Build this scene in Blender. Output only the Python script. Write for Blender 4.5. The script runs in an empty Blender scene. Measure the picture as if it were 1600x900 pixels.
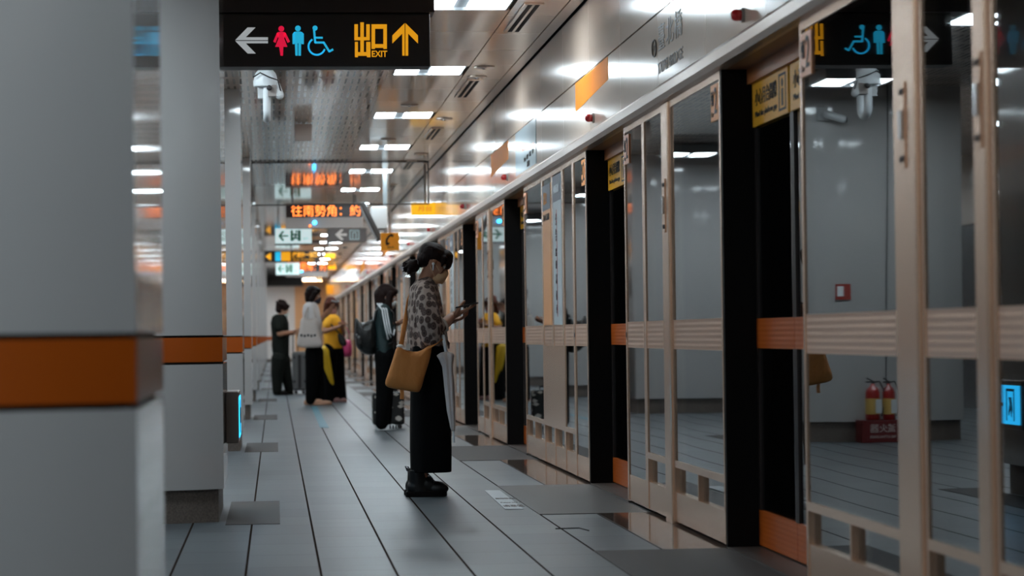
import bpy, bmesh, math, random
from mathutils import Vector, Matrix
random.seed(7)
C = bpy.context.scene.collection
V = Vector
# ------------------------------------------------------------------ camera, world, exposure
F = 4000.0
yc = V(((430 - 800) / F, -(526 - 450) / F, -1.0)).normalized()
zc = V((-.0125, 1.0, 0)); zc.z = -(zc.x * yc.x + zc.y * yc.y) / yc.z; zc.normalize()
xc = yc.cross(zc)
CAMROT = Matrix((xc, yc, zc))            # rows: world axes in camera space = camera-to-world rotation
EYE = V((0, 0, 1.0))
cam = bpy.data.objects.new('camera', bpy.data.cameras.new('camera'))
C.objects.link(cam)
cam.matrix_world = Matrix.Translation(EYE) @ CAMROT.to_4x4()
cam.data.sensor_width = 36.0; cam.data.lens = F / 1600 * 36.0
cam.data.clip_start = .1; cam.data.clip_end = 300
cam.data.dof.use_dof = True; cam.data.dof.focus_distance = 16.0; cam.data.dof.aperture_fstop = 3.4
sc = bpy.context.scene
sc.camera = cam
w = bpy.data.worlds.new('world'); sc.world = w; w.use_nodes = True
w.node_tree.nodes['Background'].inputs[0].default_value = (.02, .02, .022, 1)
w.node_tree.nodes['Background'].inputs[1].default_value = 1.0
sc.view_settings.view_transform = 'Standard'; sc.view_settings.look = 'None'
sc.view_settings.gamma = 1.0; sc.view_settings.use_curve_mapping = False
sc.view_settings.exposure = 0.0
LAMP = 34.0                               # radiance of the ceiling tubes
LAMP_COL = (.80, .93, 1.0)

def ray(px, py): return CAMROT @ V(((px - 800) / F, -(py - 450) / F, -1.0))
def atY(px, py, Y): r = ray(px, py); return r * (Y / r.y) + EYE
def atZ(px, py, Z): r = ray(px, py); return r * ((Z - 1.0) / r.z) + EYE
# ------------------------------------------------------------------ materials
MT = {}
def mat(name, col, rough=.5, metal=0., spec=.5, coat=0., emit=None, es=0., bump=None, sheen=0.):
    m = bpy.data.materials.new(name); m.use_nodes = True
    b = m.node_tree.nodes['Principled BSDF']
    b.inputs['Base Color'].default_value = (*col, 1)
    b.inputs['Roughness'].default_value = rough; b.inputs['Metallic'].default_value = metal
    b.inputs['Specular IOR Level'].default_value = spec
    b.inputs['Coat Weight'].default_value = coat; b.inputs['Coat Roughness'].default_value = .05
    b.inputs['Sheen Weight'].default_value = sheen
    if emit: b.inputs['Emission Color'].default_value = (*emit, 1); b.inputs['Emission Strength'].default_value = es
    if bump:   # (scale vector, strength, distance)
        N = m.node_tree.nodes; L = m.node_tree.links
        tc = N.new('ShaderNodeTexCoord'); mp = N.new('ShaderNodeMapping'); mp.inputs['Scale'].default_value = bump[0]
        nz = N.new('ShaderNodeTexNoise'); nz.inputs['Scale'].default_value = 1.0; nz.inputs['Detail'].default_value = 3
        bp = N.new('ShaderNodeBump'); bp.inputs['Strength'].default_value = bump[1]; bp.inputs['Distance'].default_value = bump[2]
        L.new(tc.outputs['Object'], mp.inputs['Vector']); L.new(mp.outputs[0], nz.inputs['Vector'])
        L.new(nz.outputs['Fac'], bp.inputs['Height']); L.new(bp.outputs[0], b.inputs['Normal'])
    MT[name] = m
    return m
def nodes(m): return m.node_tree.nodes, m.node_tree.links, m.node_tree.nodes['Principled BSDF']
def emitter(name, col, s):
    m = bpy.data.materials.new(name); m.use_nodes = True
    N = m.node_tree.nodes; N.remove(N['Principled BSDF'])
    e = N.new('ShaderNodeEmission'); e.inputs[0].default_value = (*col, 1); e.inputs[1].default_value = s
    m.node_tree.links.new(e.outputs[0], N['Material Output'].inputs[0]); MT[name] = m
    return m
def math_(N, L, op, a, b=None, c=None):
    n = N.new('ShaderNodeMath'); n.operation = op
    for i, v in enumerate((a, b, c)):
        if v is None: continue
        if hasattr(v, 'links'): L.new(v, n.inputs[i])
        else: n.inputs[i].default_value = v
    return n.outputs[0]
def mixc(N, L, f, a, b):
    n = N.new('ShaderNodeMix'); n.data_type = 'RGBA'
    if hasattr(f, 'links'): L.new(f, n.inputs[0])
    else: n.inputs[0].default_value = f
    for i, v in ((6, a), (7, b)):
        if hasattr(v, 'links'): L.new(v, n.inputs[i])
        else: n.inputs[i].default_value = (*v, 1)
    return n.outputs[2]

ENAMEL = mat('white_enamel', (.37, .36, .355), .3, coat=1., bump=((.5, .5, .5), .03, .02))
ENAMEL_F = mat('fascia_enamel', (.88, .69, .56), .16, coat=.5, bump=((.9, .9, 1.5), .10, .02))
ORANGE = mat('orange_enamel', (.33, .062, .003), .3, coat=.4)
ORANGE_K = mat('orange_sheet', (.40, .08, .006), .4)
BLACK = mat('black_paint', (.004, .003, .003), .6, spec=.1)
DARK = mat('dark_paint', (.022, .017, .015), .45)
JOINT = mat('joint_dark', (.015, .012, .012), .8)
GRANITE = mat('granite', (.11, .09, .08), .45)
TRIMM = mat('rail_metal', (.62, .52, .45), .28, metal=.7)
GREY = mat('grey_paint', (.33, .29, .27), .5)
GREYL = mat('pale_grey_plastic', (.55, .57, .58), .4)
WHITEP = mat('white_plastic', (.68, .72, .75), .35)
LATCH = mat('chrome', (.7, .7, .72), .15, metal=1)
RED = mat('red_lens', (.45, .01, .015), .15, coat=1, emit=(.6, .01, .01), es=.03)
YELLOW = mat('yellow_film', (.80, .38, .02), .4)
ORF = mat('orange_film', (.85, .30, .05), .4)
INK = mat('black_ink', (.02, .018, .02), .5)
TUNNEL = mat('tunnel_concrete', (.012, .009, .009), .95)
LAMPM = emitter('lamp_diffuser', LAMP_COL, LAMP)
LEDO = emitter('led_orange', (1.0, .22, .04), 3.5)
LEDB = emitter('led_blue', (.03, .45, 1.0), 14.0)
# champagne aluminium with horizontal brushed grooves
ALU = mat('champagne_metal', (.74, .50, .36), .27, metal=.75)
BAND = mat('ribbed_champagne_metal', (.76, .50, .36), .3, metal=.65)
for m, sc_, st in ((BAND, 38., .13), (ORANGE_K, 45., .12)):
    N, L, b = nodes(m)
    g = N.new('ShaderNodeNewGeometry'); s = N.new('ShaderNodeSeparateXYZ'); L.new(g.outputs['Position'], s.inputs[0])
    sn = math_(N, L, 'SINE', math_(N, L, 'MULTIPLY', s.outputs[2], sc_ * 2 * math.pi))
    bp = N.new('ShaderNodeBump'); bp.inputs['Strength'].default_value = st; bp.inputs['Distance'].default_value = .004
    L.new(sn, bp.inputs['Height']); L.new(bp.outputs[0], b.inputs['Normal'])
# granite speckle
N, L, b = nodes(GRANITE)
tc = N.new('ShaderNodeTexCoord'); nz = N.new('ShaderNodeTexNoise'); nz.inputs['Scale'].default_value = 90; nz.inputs['Detail'].default_value = 4
L.new(tc.outputs['Object'], nz.inputs['Vector'])
L.new(mixc(N, L, nz.outputs['Fac'], (.03, .022, .018), (.19, .155, .135)), b.inputs['Base Color'])
# glass: clear, strongly mirroring at a glancing look
def glass(name, tint, ior):
    m = bpy.data.materials.new(name); m.use_nodes = True
    N = m.node_tree.nodes; L = m.node_tree.links; N.remove(N['Principled BSDF'])
    t = N.new('ShaderNodeBsdfTransparent'); t.inputs[0].default_value = (*tint, 1)
    g = N.new('ShaderNodeBsdfGlossy'); g.inputs['Roughness'].default_value = .015; g.inputs[0].default_value = (.93, .95, .96, 1)
    f = N.new('ShaderNodeFresnel'); f.inputs[0].default_value = ior
    x = N.new('ShaderNodeMixShader')
    tc = N.new('ShaderNodeTexCoord'); nz = N.new('ShaderNodeTexNoise'); nz.inputs['Scale'].default_value = 1.3; nz.inputs['Detail'].default_value = 0
    bp = N.new('ShaderNodeBump'); bp.inputs['Strength'].default_value = .03; bp.inputs['Distance'].default_value = .02
    L.new(tc.outputs['Object'], nz.inputs[0]); L.new(nz.outputs[0], bp.inputs['Height'])
    L.new(bp.outputs[0], g.inputs['Normal'])
    L.new(f.outputs[0], x.inputs[0]); L.new(t.outputs[0], x.inputs[1]); L.new(g.outputs[0], x.inputs[2])
    L.new(x.outputs[0], N['Material Output'].inputs[0]); MT[name] = m
    return m
GLASS = glass('screen_glass', (.55, .58, .60), 2.3)
GLASSD = glass('door_glass', (.5, .52, .52), 1.5)
GLASSC = glass('clear_glass', (.95, .97, .97), 1.2)
# floor tiles
FLOOR = mat('floor_tiles', (.2, .2, .2), .38)
N, L, b = nodes(FLOOR)
g = N.new('ShaderNodeNewGeometry'); s = N.new('ShaderNodeSeparateXYZ'); L.new(g.outputs['Position'], s.inputs[0])
TW, X0 = .316, -.14
u = math_(N, L, 'DIVIDE', math_(N, L, 'SUBTRACT', s.outputs[0], X0), TW)
uf = math_(N, L, 'FRACT', u); ui = math_(N, L, 'FLOOR', u)
grx = math_(N, L, 'LESS_THAN', uf, .034)
vo = math_(N, L, 'FRACT', math_(N, L, 'MULTIPLY', ui, .37))
v = math_(N, L, 'ADD', math_(N, L, 'DIVIDE', s.outputs[1], .62), vo)
vf = math_(N, L, 'FRACT', v); vi = math_(N, L, 'FLOOR', v)
gry = math_(N, L, 'LESS_THAN', vf, .034)
# fine raised ridges across the tile
rd = math_(N, L, 'FRACT', math_(N, L, 'MULTIPLY', v, 5.0))
ridge = math_(N, L, 'LESS_THAN', rd, .06)
wn = N.new('ShaderNodeTexWhiteNoise'); wn.noise_dimensions = '2D'
cb = N.new('ShaderNodeCombineXYZ'); L.new(ui, cb.inputs[0]); L.new(vi, cb.inputs[1]); L.new(cb.outputs[0], wn.inputs['Vector'])
nz = N.new('ShaderNodeTexNoise'); nz.inputs['Scale'].default_value = 1.0; nz.inputs['Detail'].default_value = 5
mp = N.new('ShaderNodeMapping'); mp.inputs['Scale'].default_value = (1.2, 26, 1); L.new(g.outputs['Position'], mp.inputs[0]); L.new(mp.outputs[0], nz.inputs[0])
base = mixc(N, L, wn.outputs['Value'], (.072, .088, .10), (.10, .118, .13))
base = mixc(N, L, math_(N, L, 'MULTIPLY', math_(N, L, 'GREATER_THAN', nz.outputs['Fac'], .58), .35), base, (.07, .07, .072))
base = mixc(N, L, math_(N, L, 'MULTIPLY', ridge, .4), base, (.04, .04, .04))
base = mixc(N, L, math_(N, L, 'MULTIPLY', gry, .6), base, (.02, .018, .018))
base = mixc(N, L, grx, base, (.025, .017, .014))
L.new(base, b.inputs['Base Color'])
L.new(math_(N, L, 'MULTIPLY_ADD', grx, .4, .36), b.inputs['Roughness'])
L.new(math_(N, L, 'MULTIPLY_ADD', grx, -.5, .5), b.inputs['Specular IOR Level'])
hh = math_(N, L, 'SUBTRACT', 1.0, math_(N, L, 'MAXIMUM', grx, math_(N, L, 'MULTIPLY', gry, .6)))
bp = N.new('ShaderNodeBump'); bp.inputs['Strength'].default_value = .5; bp.inputs['Distance'].default_value = .003
L.new(hh, bp.inputs['Height']); L.new(bp.outputs[0], b.inputs['Normal'])
STONE = mat('dark_stone', (.036, .028, .026), .5, bump=((3, 40, 3), .3, .002))
STONEL = mat('matt_stone', (.042, .034, .031), .6, spec=.25, bump=((3, 40, 3), .3, .002))
POLISH = mat('polished_stone', (.17, .125, .105), .1, coat=.5)
# slotted ceiling
SLOT = mat('slotted_ceiling_metal', (.5, .44, .40), .3, coat=1.)
N, L, b = nodes(SLOT)
g = N.new('ShaderNodeNewGeometry'); s = N.new('ShaderNodeSeparateXYZ'); L.new(g.outputs['Position'], s.inputs[0])
a = math_(N, L, 'LESS_THAN', math_(N, L, 'FRACT', math_(N, L, 'DIVIDE', s.outputs[0], .056)), .36)
c = math_(N, L, 'LESS_THAN', math_(N, L, 'FRACT', math_(N, L, 'DIVIDE', s.outputs[1], .62)), .74)
sl = math_(N, L, 'MULTIPLY', a, c)
L.new(mixc(N, L, sl, (.88, .67, .54), (.06, .038, .03)), b.inputs['Base Color'])
bp = N.new('ShaderNodeBump'); bp.inputs['Strength'].default_value = .4; bp.inputs['Distance'].default_value = .004
wv = math_(N, L, 'SINE', math_(N, L, 'MULTIPLY', s.outputs[1], 20.26))
L.new(math_(N, L, 'ADD', math_(N, L, 'MULTIPLY', wv, .3), math_(N, L, 'MULTIPLY', sl, -.3)), bp.inputs['Height']); L.new(bp.outputs[0], b.inputs['Normal'])
CEIL = mat('ceiling_panel', (.90, .70, .57), .22, coat=.5, bump=((1.6, 1.6, 1), .08, .02))

# ------------------------------------------------------------------ mesh helpers
class MB:
    def __init__(s): s.v = []; s.f = []
    def add(s, vs, fs):
        o = len(s.v); s.v += [V(p) for p in vs]; s.f += [[i + o for i in f] for f in fs]; return s
    def box(s, x0, x1, y0, y1, z0, z1):
        return s.add([(x0,y0,z0),(x1,y0,z0),(x1,y1,z0),(x0,y1,z0),(x0,y0,z1),(x1,y0,z1),(x1,y1,z1),(x0,y1,z1)],
                     [(3,2,1,0),(4,5,6,7),(0,1,5,4),(1,2,6,5),(2,3,7,6),(3,0,4,7)])
    def loft(s, rings, cap=True, closed=False):
        n = len(rings[0]); vs = [p for r in rings for p in r]; fs = []
        m = len(rings)
        for k in range(m if closed else m - 1):
            for i in range(n):
                j = (i + 1) % n; k2 = (k + 1) % m
                fs.append((k*n+i, k*n+j, k2*n+j, k2*n+i))
        if cap and not closed: fs += [tuple(range(n))[::-1], tuple((m-1)*n + i for i in range(n))]
        return s.add(vs, fs)
    def tube(s, pts, r, n=10, flat=None, caps=True):
        """pts polyline, r radius or list; flat = (side vector, side radius factor)"""
        pts = [V(p) for p in pts]; rr = r if isinstance(r, (list, tuple)) else [r] * len(pts)
        rings = []; a = None
        for i, p in enumerate(pts):
            d = (pts[min(i+1, len(pts)-1)] - pts[max(i-1, 0)]).normalized()
            if flat: a = V(flat[0]); a = (a - d * a.dot(d)).normalized()
            elif a is None:
                a = d.orthogonal().normalized()
            else: a = (a - d * a.dot(d)).normalized()
            bb = d.cross(a); k = flat[1] if flat else 1.0
            rings.append([p + a * (rr[i] * k * math.cos(2*math.pi*j/n)) + bb * (rr[i] * math.sin(2*math.pi*j/n)) for j in range(n)])
        return s.loft(rings)
    def ball(s, c, r, rot=None, n=14, m=9):
        c = V(c); r = (r, r, r) if not isinstance(r, (tuple, list)) else r; rings = []
        vs = []; fs = []
        for k in range(1, m):
            t = math.pi * k / m
            vs += [V((math.sin(t)*math.cos(2*math.pi*j/n), math.sin(t)*math.sin(2*math.pi*j/n), math.cos(t))) for j in range(n)]
        vs += [V((0,0,1)), V((0,0,-1))]
        for k in range(m-2):
            for j in range(n): fs.append((k*n+j, (k+1)*n+j, (k+1)*n+(j+1)%n, k*n+(j+1)%n))
        for j in range(n):
            fs.append((len(vs)-2, j, (j+1)%n)); fs.append((len(vs)-1, (m-2)*n+(j+1)%n, (m-2)*n+j))
        R = rot or Matrix.Identity(3)
        return s.add([c + R @ V((p.x*r[0], p.y*r[1], p.z*r[2])) for p in vs], fs)
    def cap(s, p0, p1, r0, r1):
        p0 = V(p0); p1 = V(p1); d = (p1-p0).normalized()
        pts = []; rr = []
        for a in (85, 60, 30): pts.append(p0 - d*r0*math.sin(math.radians(a))); rr.append(max(r0*math.cos(math.radians(a)), 1e-4))
        pts.append(p0); rr.append(r0)
        for k in (1, 2): pts.append(p0.lerp(p1, k/3)); rr.append(r0 + (r1-r0)*k/3)
        pts.append(p1); rr.append(r1)
        for a in (30, 60, 85): pts.append(p1 + d*r1*math.sin(math.radians(a))); rr.append(max(r1*math.cos(math.radians(a)), 1e-4))
        return s.tube(pts, rr, 12)
    def limb(s, pts, rr):
        for i in range(len(pts)-1): s.cap(pts[i], pts[i+1], rr[i], rr[i+1])
        return s
    def stack(s, rings, n=28, wob=0., k=0, seed=0):
        """rings (cx, cy, z, rx, ry): horizontal ellipses; wob folds with k lobes"""
        out = []
        for (cx, cy, z, rx, ry) in rings:
            rg = []
            for j in range(n):
                a = 2*math.pi*j/n; q = 1 + wob*math.sin(k*a + seed + z*3)
                rg.append(V((cx + rx*q*math.cos(a), cy + ry*q*math.sin(a), z)))
            out.append(rg)
        return s.loft(out)
    def xf(s, M): s.v = [M @ p for p in s.v]; return s
    def build(s, name, m, parent=None, bevel=0., smooth=False, off=None, voxel=0., iters=4):
        me = bpy.data.meshes.new(name)
        o_ = V(off) if off else V((0, 0, 0))
        me.from_pydata([p - o_ for p in s.v], [], s.f)
        bm = bmesh.new(); bm.from_mesh(me)
        bmesh.ops.recalc_face_normals(bm, faces=bm.faces); bm.to_mesh(me); bm.free()
        o = bpy.data.objects.new(name, me); C.objects.link(o)
        if voxel:
            r = o.modifiers.new('r', 'REMESH'); r.mode = 'VOXEL'; r.voxel_size = voxel
            q = o.modifiers.new('s', 'SMOOTH'); q.iterations = iters; q.factor = .5
            dg = bpy.context.evaluated_depsgraph_get()
            me2 = bpy.data.meshes.new_from_object(o.evaluated_get(dg)); o.modifiers.clear(); o.data = me2; me = me2
            smooth = True
        elif bevel:
            b_ = o.modifiers.new('b', 'BEVEL'); b_.width = bevel; b_.segments = 2; b_.limit_method = 'ANGLE'
            dg = bpy.context.evaluated_depsgraph_get()
            me2 = bpy.data.meshes.new_from_object(o.evaluated_get(dg)); o.modifiers.clear(); o.data = me2; me = me2
        me.name = name
        me.materials.clear(); me.materials.append(m)
        if smooth: me.polygons.foreach_set('use_smooth', [True]*len(me.polygons))
        if parent: o.parent = parent
        return o
def tag(o, label=None, cat=None, group=None, kind=None):
    if label: o['label'] = label
    if cat: o['category'] = cat
    if group: o['group'] = group
    if kind: o['kind'] = kind
    return o
def thing(name, label, cat, loc=(0,0,0), group=None):
    o = bpy.data.objects.new(name, None); C.objects.link(o); o.location = loc; o.empty_display_size = .1
    return tag(o, label, cat, group)
def struct(o): o['kind'] = 'structure'; return o
def copy_tree(o, parent=None):
    c = o.copy(); C.objects.link(c)
    if parent: c.parent = parent
    for ch in list(o.children): copy_tree(ch, c)
    return c
ORD = ['first','second','third','fourth','fifth','sixth','seventh','eighth','ninth','tenth','eleventh','twelfth','thirteenth','fourteenth','fifteenth','sixteenth',
       'seventeenth','eighteenth','nineteenth','twentieth']
ORD += ['twenty-' + x for x in ORD[:9]] + ['thirtieth'] + ['thirty-' + x for x in ORD[:9]] + ['fortieth'] + ['forty-' + x for x in ORD[:9]]
# writing: glyphs become a mesh; frame (origin, right, up) in the parent's space
def writing(body, w_, h_, origin, right, up, m, parent, name='lettering', thick=.002, off=0., spacing=1.0):
    cu = bpy.data.curves.new(name, 'FONT'); cu.body = body; cu.space_character = spacing; cu.offset = off; cu.resolution_u = 3
    t = bpy.data.objects.new(name, cu); C.objects.link(t)
    dg = bpy.context.evaluated_depsgraph_get()
    me = bpy.data.meshes.new_from_object(t.evaluated_get(dg)); bpy.data.objects.remove(t)
    xs = [q.co.x for q in me.vertices]; ys = [q.co.y for q in me.vertices]
    x0, x1, y0, y1 = min(xs), max(xs), min(ys), max(ys)
    right = V(right).normalized(); up = V(up).normalized(); nn = right.cross(up)
    bm = bmesh.new(); bm.from_mesh(me)
    if thick:
        r = bmesh.ops.extrude_face_region(bm, geom=bm.faces[:])
        for q in r['geom']:
            if isinstance(q, bmesh.types.BMVert): q.co.z += 1.0
    for q in bm.verts:
        q.co = V(origin) + right * ((q.co.x - x0)/(x1-x0)*w_) + up * ((q.co.y - y0)/(y1-y0)*h_) + nn * (q.co.z * thick)
    bm.to_mesh(me); bm.free(); me.materials.clear(); me.materials.append(m); me.name = name
    o = bpy.data.objects.new(name, me); C.objects.link(o)
    if parent: o.parent = parent
    return o
def flat2d(polys, strokes=(), y=0., thick=.003):
    """shapes in (x,z), facing -Y at depth y"""
    b = MB()
    for p in polys:
        n = len(p)
        b.add([(q[0], y, q[1]) for q in p] + [(q[0], y - thick, q[1]) for q in p],
              [tuple(range(n)), tuple(range(n, 2*n))[::-1]] + [(i, (i+1)%n, n+(i+1)%n, n+i) for i in range(n)])
    for pts, wd in strokes:
        for i in range(len(pts)-1):
            a = V((*pts[i], 0)); c = V((*pts[i+1], 0)); d = (c-a).normalized(); q = V((-d.y, d.x, 0))*wd/2
            a = a - d*wd*.2; c = c + d*wd*.2
            pp = [a+q, c+q, c-q, a-q]
            b.add([(k.x, y, k.y) for k in pp] + [(k.x, y-thick, k.y) for k in pp], [(0,1,2,3),(7,6,5,4),(0,1,5,4),(1,2,6,5),(2,3,7,6),(3,0,4,7)])
    return b
# ------------------------------------------------------------------ structure
CZ = 3.18; YN, YF = -3.0, 101.0; PX = 2.05
struct(MB().box(-5, PX+.28, YN, YF, -.3, 0).build('floor', FLOOR))
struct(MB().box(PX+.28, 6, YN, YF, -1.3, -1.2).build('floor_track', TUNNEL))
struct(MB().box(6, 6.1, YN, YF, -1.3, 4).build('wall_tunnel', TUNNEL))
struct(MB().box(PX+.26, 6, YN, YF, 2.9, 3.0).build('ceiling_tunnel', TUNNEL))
struct(MB().box(-5, 6, YN-.1, YN, -1.3, 4).build('wall_near', GREY))
# ceiling: slotted field and plain glossy panels
LY0 = 17.15 - .70; LDY = 4.3
FIX = (1.0, 1.58)
b = MB(); b.box(-5, .955, YN, YF, CZ, CZ+.05); struct(b.build('ceiling_slotted', SLOT))
b = MB()
k0 = int((YN - LY0)//LDY)
y = YN
ys = []
k = k0
while True:
    a = LY0 + k*LDY
    if a > YF: break
    if a > YN: ys.append(a)
    k += 1
def ceilcells(b, x0, x1, g=.004):
    n = 4; seg = (LDY - .70)/n*1.0
    prev = YN
    for a in ys + [YF + .01]:
        m_ = max(1, round((a - prev)/1.075))
        for i in range(m_):
            c0 = prev + (a-prev)*i/m_; c1 = prev + (a-prev)*(i+1)/m_
            b.box(x0+g, x1-g, c0+g, c1-g, CZ, CZ+.03)
        prev = a + .70
ceilcells(b, .955, 1.60)
q = YN
while q < YF: b.box(1.604, 1.945, q+.004, q+1.071, CZ, CZ+.03); q += 1.075
b.box(.955, 1.0, YN, YF, CZ+.004, CZ+.03)
struct(b.build('ceiling_panels', CEIL))
b = MB().box(.93, 2.3, YN, YF, CZ+.12, CZ+.2); b.box(2.075, 2.3, YN, YF, 3.10, CZ+.12); struct(b.build('ceiling_void', JOINT))
struct(MB().box(1.952, 2.036, YN, YF, CZ-.003, CZ+.03).build('trim_1', CEIL))
# fascia above the screen doors: panels with open joints
b = MB(); q = YN
while q < YF:
    b.box(PX, PX+.02, q+.003, q+1.497, 2.30, 2.694)
    b.box(PX, PX+.02, q+.003, q+1.497, 2.704, 3.165); q += 1.5
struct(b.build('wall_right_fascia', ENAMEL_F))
struct(MB().box(PX+.02, PX+.26, YN, YF, 2.29, 3.1).build('wall_right_backing', JOINT))
b = MB()
prof = [(PX+.0, 2.20), (PX-.03, 2.205), (PX-.045, 2.23), (PX-.045, 2.275), (PX-.02, 2.30), (PX+.02, 2.302), (PX+.02, 2.20)]
b.loft([[V((p[0], yy, p[1])) for p in prof] for yy in (YN, YF)])
struct(b.build('trim_2', TRIMM))
struct(MB().box(PX+.02, PX+.24, YN, YF, 2.20, 2.28).build('trim_3', mat('soffit_bronze', (.30, .17, .10), .4, metal=.3)))
# far end of the platform
b = MB().box(-5, .78, YF, YF+.1, 0, 4); struct(b.build('wall_far', mat('far_wall_paint', (.55, .53, .52), .5)))
b = MB().box(.78, PX+.3, YF, YF+.1, 0, 4); struct(b.build('wall_far_alcove', mat('alcove_lit_orange', (.60, .33, .16), .5)))  # warm orange light on this wall is put into its colour
struct(MB().box(-.35, 1.02, 93, 95, 2.84, CZ-.01).build('trim_4', DARK))
struct(MB().box(-5, 2.0, YF-.03, YF, 0, .12).build('baseboard_far', GRANITE))
struct(MB().box(-2.2, 0, YF-.03, YF, .86, 1.01).build('trim_5', ORANGE))
# other edge of the island, seen only in reflections
struct(MB().box(-4.7, -4.6, YN, YF, 0, CZ).build('wall_left', mat('opposite_screen', (.055, .05, .05), .25)))
struct(MB().box(-4.6, -4.57, YN, YF, 2.3, CZ).build('wall_left_fascia', ENAMEL_F))
# ------------------------------------------------------------------ ceiling lights
WARM = emitter('warm_fill', (1.0, .62, .30), 30.)  # unseen strips added to brighten the alcove and the white end wall
for k, (x0, x1, m_) in enumerate(((.95, 1.85, WARM), (-.9, .6, LAMPM))):
    t = thing('end_wall_fill_lamp', ('warm', 'white')[k] + ' fill lamp added close to the far end wall', 'ceiling light', (0, 98.5, CZ))
    MB().box(x0, x1, 0, .3, -.05, -.001).build('housing', GREY, t); MB().box(x0+.03, x1-.03, .03, .27, -.056, -.05).build('diffuser', m_, t)
# every fixture sits above the plain panels (platform edge side), the other row above the far half
LOUV = mat('louvre_metal', (.16, .17, .18), .5, metal=.3)
def make_light():
    t = thing('ceiling_light', 'x', 'ceiling light')
    b = MB(); b.box(0, .012, 0, .7, 0, .10); b.box(.568, .58, 0, .7, 0, .10); b.box(.012, .568, 0, .012, 0, .10); b.box(.012, .568, .688, .7, 0, .10); b.box(.012, .568, .012, .688, .09, .10)
    b.build('housing', LOUV, t)
    MB().box(.015, .205, .015, .685, .005, .03).build('diffuser', LAMPM, t)
    MB().box(.345, .565, .015, .685, .005, .03).build('diffuser', LAMPM, t)
    MB().box(.308, .320, .015, .685, .005, .03).build('diffuser', LAMPM, t)
    b = MB(); b.loft([[V((x, .03 + .0275*i, .04 if i % 2 else .012)) for x in (.212, .298)] + [V((x, .03 + .0275*i, .05)) for x in (.298, .212)] for i in range(24)])
    b.build('louvre', LOUV, t)
    return t
L0 = make_light(); first = True; i = 0; j = 0
for a in ys:
    if a < 13: continue                   # the nearest ones over the edge are out of the frame and unlit
    o = L0 if first else copy_tree(L0); first = False
    o.location = (FIX[0], a, CZ)
    o['group'] = 'recessed ceiling lights along the platform edge'
    o['label'] = 'recessed bright white ceiling light, %s along the row above the platform edge' % ORD[i]; i += 1
for rx, nm, st in ((-1.02, 'between the columns', 1), (-2.4, 'behind the columns', 1), (-3.7, 'over the far platform edge', 2)):
    for j, a in enumerate(ys[::st]):
        o = copy_tree(L0); o.location = (rx, a, CZ-.11)
        o['group'] = 'ceiling lights ' + nm
        o['label'] = 'white ceiling light %s, %s of its row' % (nm, ORD[j])
# ceiling vents and round speakers
t0 = thing('ceiling_vent', 'x', 'air vent', (1.66, 16.75, CZ))
MB().box(0, .13, 0, 1.55, -.012, -.001).build('frame', CEIL, t0)
for xx in (.025, .075): MB().box(xx, xx+.03, .03, 1.52, -.014, -.0125).build('slot', JOINT, t0)
for n in range(16):
    o = t0 if n == 0 else copy_tree(t0)
    o.location = (1.66, 11.7 + 5.05*n, CZ); o['group'] = 'slot vents in the ceiling panels'
    o['label'] = 'long twin-slot air vent in the ceiling panels, %s from the camera' % ORD[n]
t0 = thing('ceiling_speaker', 'x', 'ceiling speaker')
b = MB(); b.loft([[V((r*math.cos(2*math.pi*j/24), r*math.sin(2*math.pi*j/24), z)) for j in range(24)] for r, z in ((.085, 0), (.085, -.008), (.07, -.014), (.03, -.016))])
b.build('rim', TRIMM, t0); MB().ball((0, 0, -.016), (.022, .022, .008)).build('lens', LATCH, t0)
n = 0
for px, py in ((757, 104), (640, 163), (694, 185), (607, 217), (658, 240), (745, 119)):
    p = atZ(px, py, CZ); o = t0 if n == 0 else copy_tree(t0); o.location = (p.x, p.y, CZ-.001)
    o['group'] = 'round fittings in the ceiling panels'
    o['label'] = 'round bronze-rimmed ceiling fitting, %s' % ('nearest the long vent', 'between the second and third lights', 'beside the third light pair on the wall side', 'between the third and fourth lights', 'beside the fourth vent', 'close behind the nearest round fitting')[n]; n += 1
# ------------------------------------------------------------------ columns
CX0, CX1, CD = -2.05, -.285, 1.5
def rrect(x0, x1, y0, y1, r, n=8):
    out = []
    for cx, cy, a0 in ((x1-r, y1-r, 0), (x0+r, y1-r, 90), (x0+r, y0+r, 180), (x1-r, y0+r, 270)):
        for k in range(n+1):
            a = math.radians(a0 + 90*k/n); out.append((cx + r*math.cos(a), cy + r*math.sin(a)))
    return out
def prism(b, pts, z0, z1):
    return b.loft([[V((p[0], p[1], z)) for p in pts] for z in (z0, z1)])
def shade_auto(o):
    me = o.data; me.polygons.foreach_set('use_smooth', [True]*len(me.polygons))
    bm = bmesh.new(); bm.from_mesh(me)
    for e in bm.edges:
        if len(e.link_faces) == 2 and e.calc_face_angle() > .6: e.smooth = False
    bm.to_mesh(me); bm.free()
t0 = thing('column', 'x', 'column')
W_ = CX1 - CX0
def colplan(g=0.):
    out = []; n = 20
    x0, x1 = g, W_-g; xc_ = W_/2; hw = W_/2
    fr = [(x0 + (x1-x0)*k/n) for k in range(n+1)]
    front = [(x, g + .13*abs((x-xc_)/hw)**3.2) for x in fr]
    back = [(x, CD-g - .13*abs((x-xc_)/hw)**3.2) for x in fr[::-1]]
    return front + back
fp = colplan(); inn = colplan(.02)
o = prism(MB(), colplan(.03), 0, .19).build('plinth', GRANITE, t0)
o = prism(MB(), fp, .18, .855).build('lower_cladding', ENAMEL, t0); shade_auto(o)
o = prism(MB(), fp, .868, 1.0).build('orange_band', ORANGE, t0); shade_auto(o)
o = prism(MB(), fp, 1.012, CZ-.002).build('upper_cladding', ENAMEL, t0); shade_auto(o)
o = prism(MB(), inn, .85, 1.02).build('joint', JOINT, t0)
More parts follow.
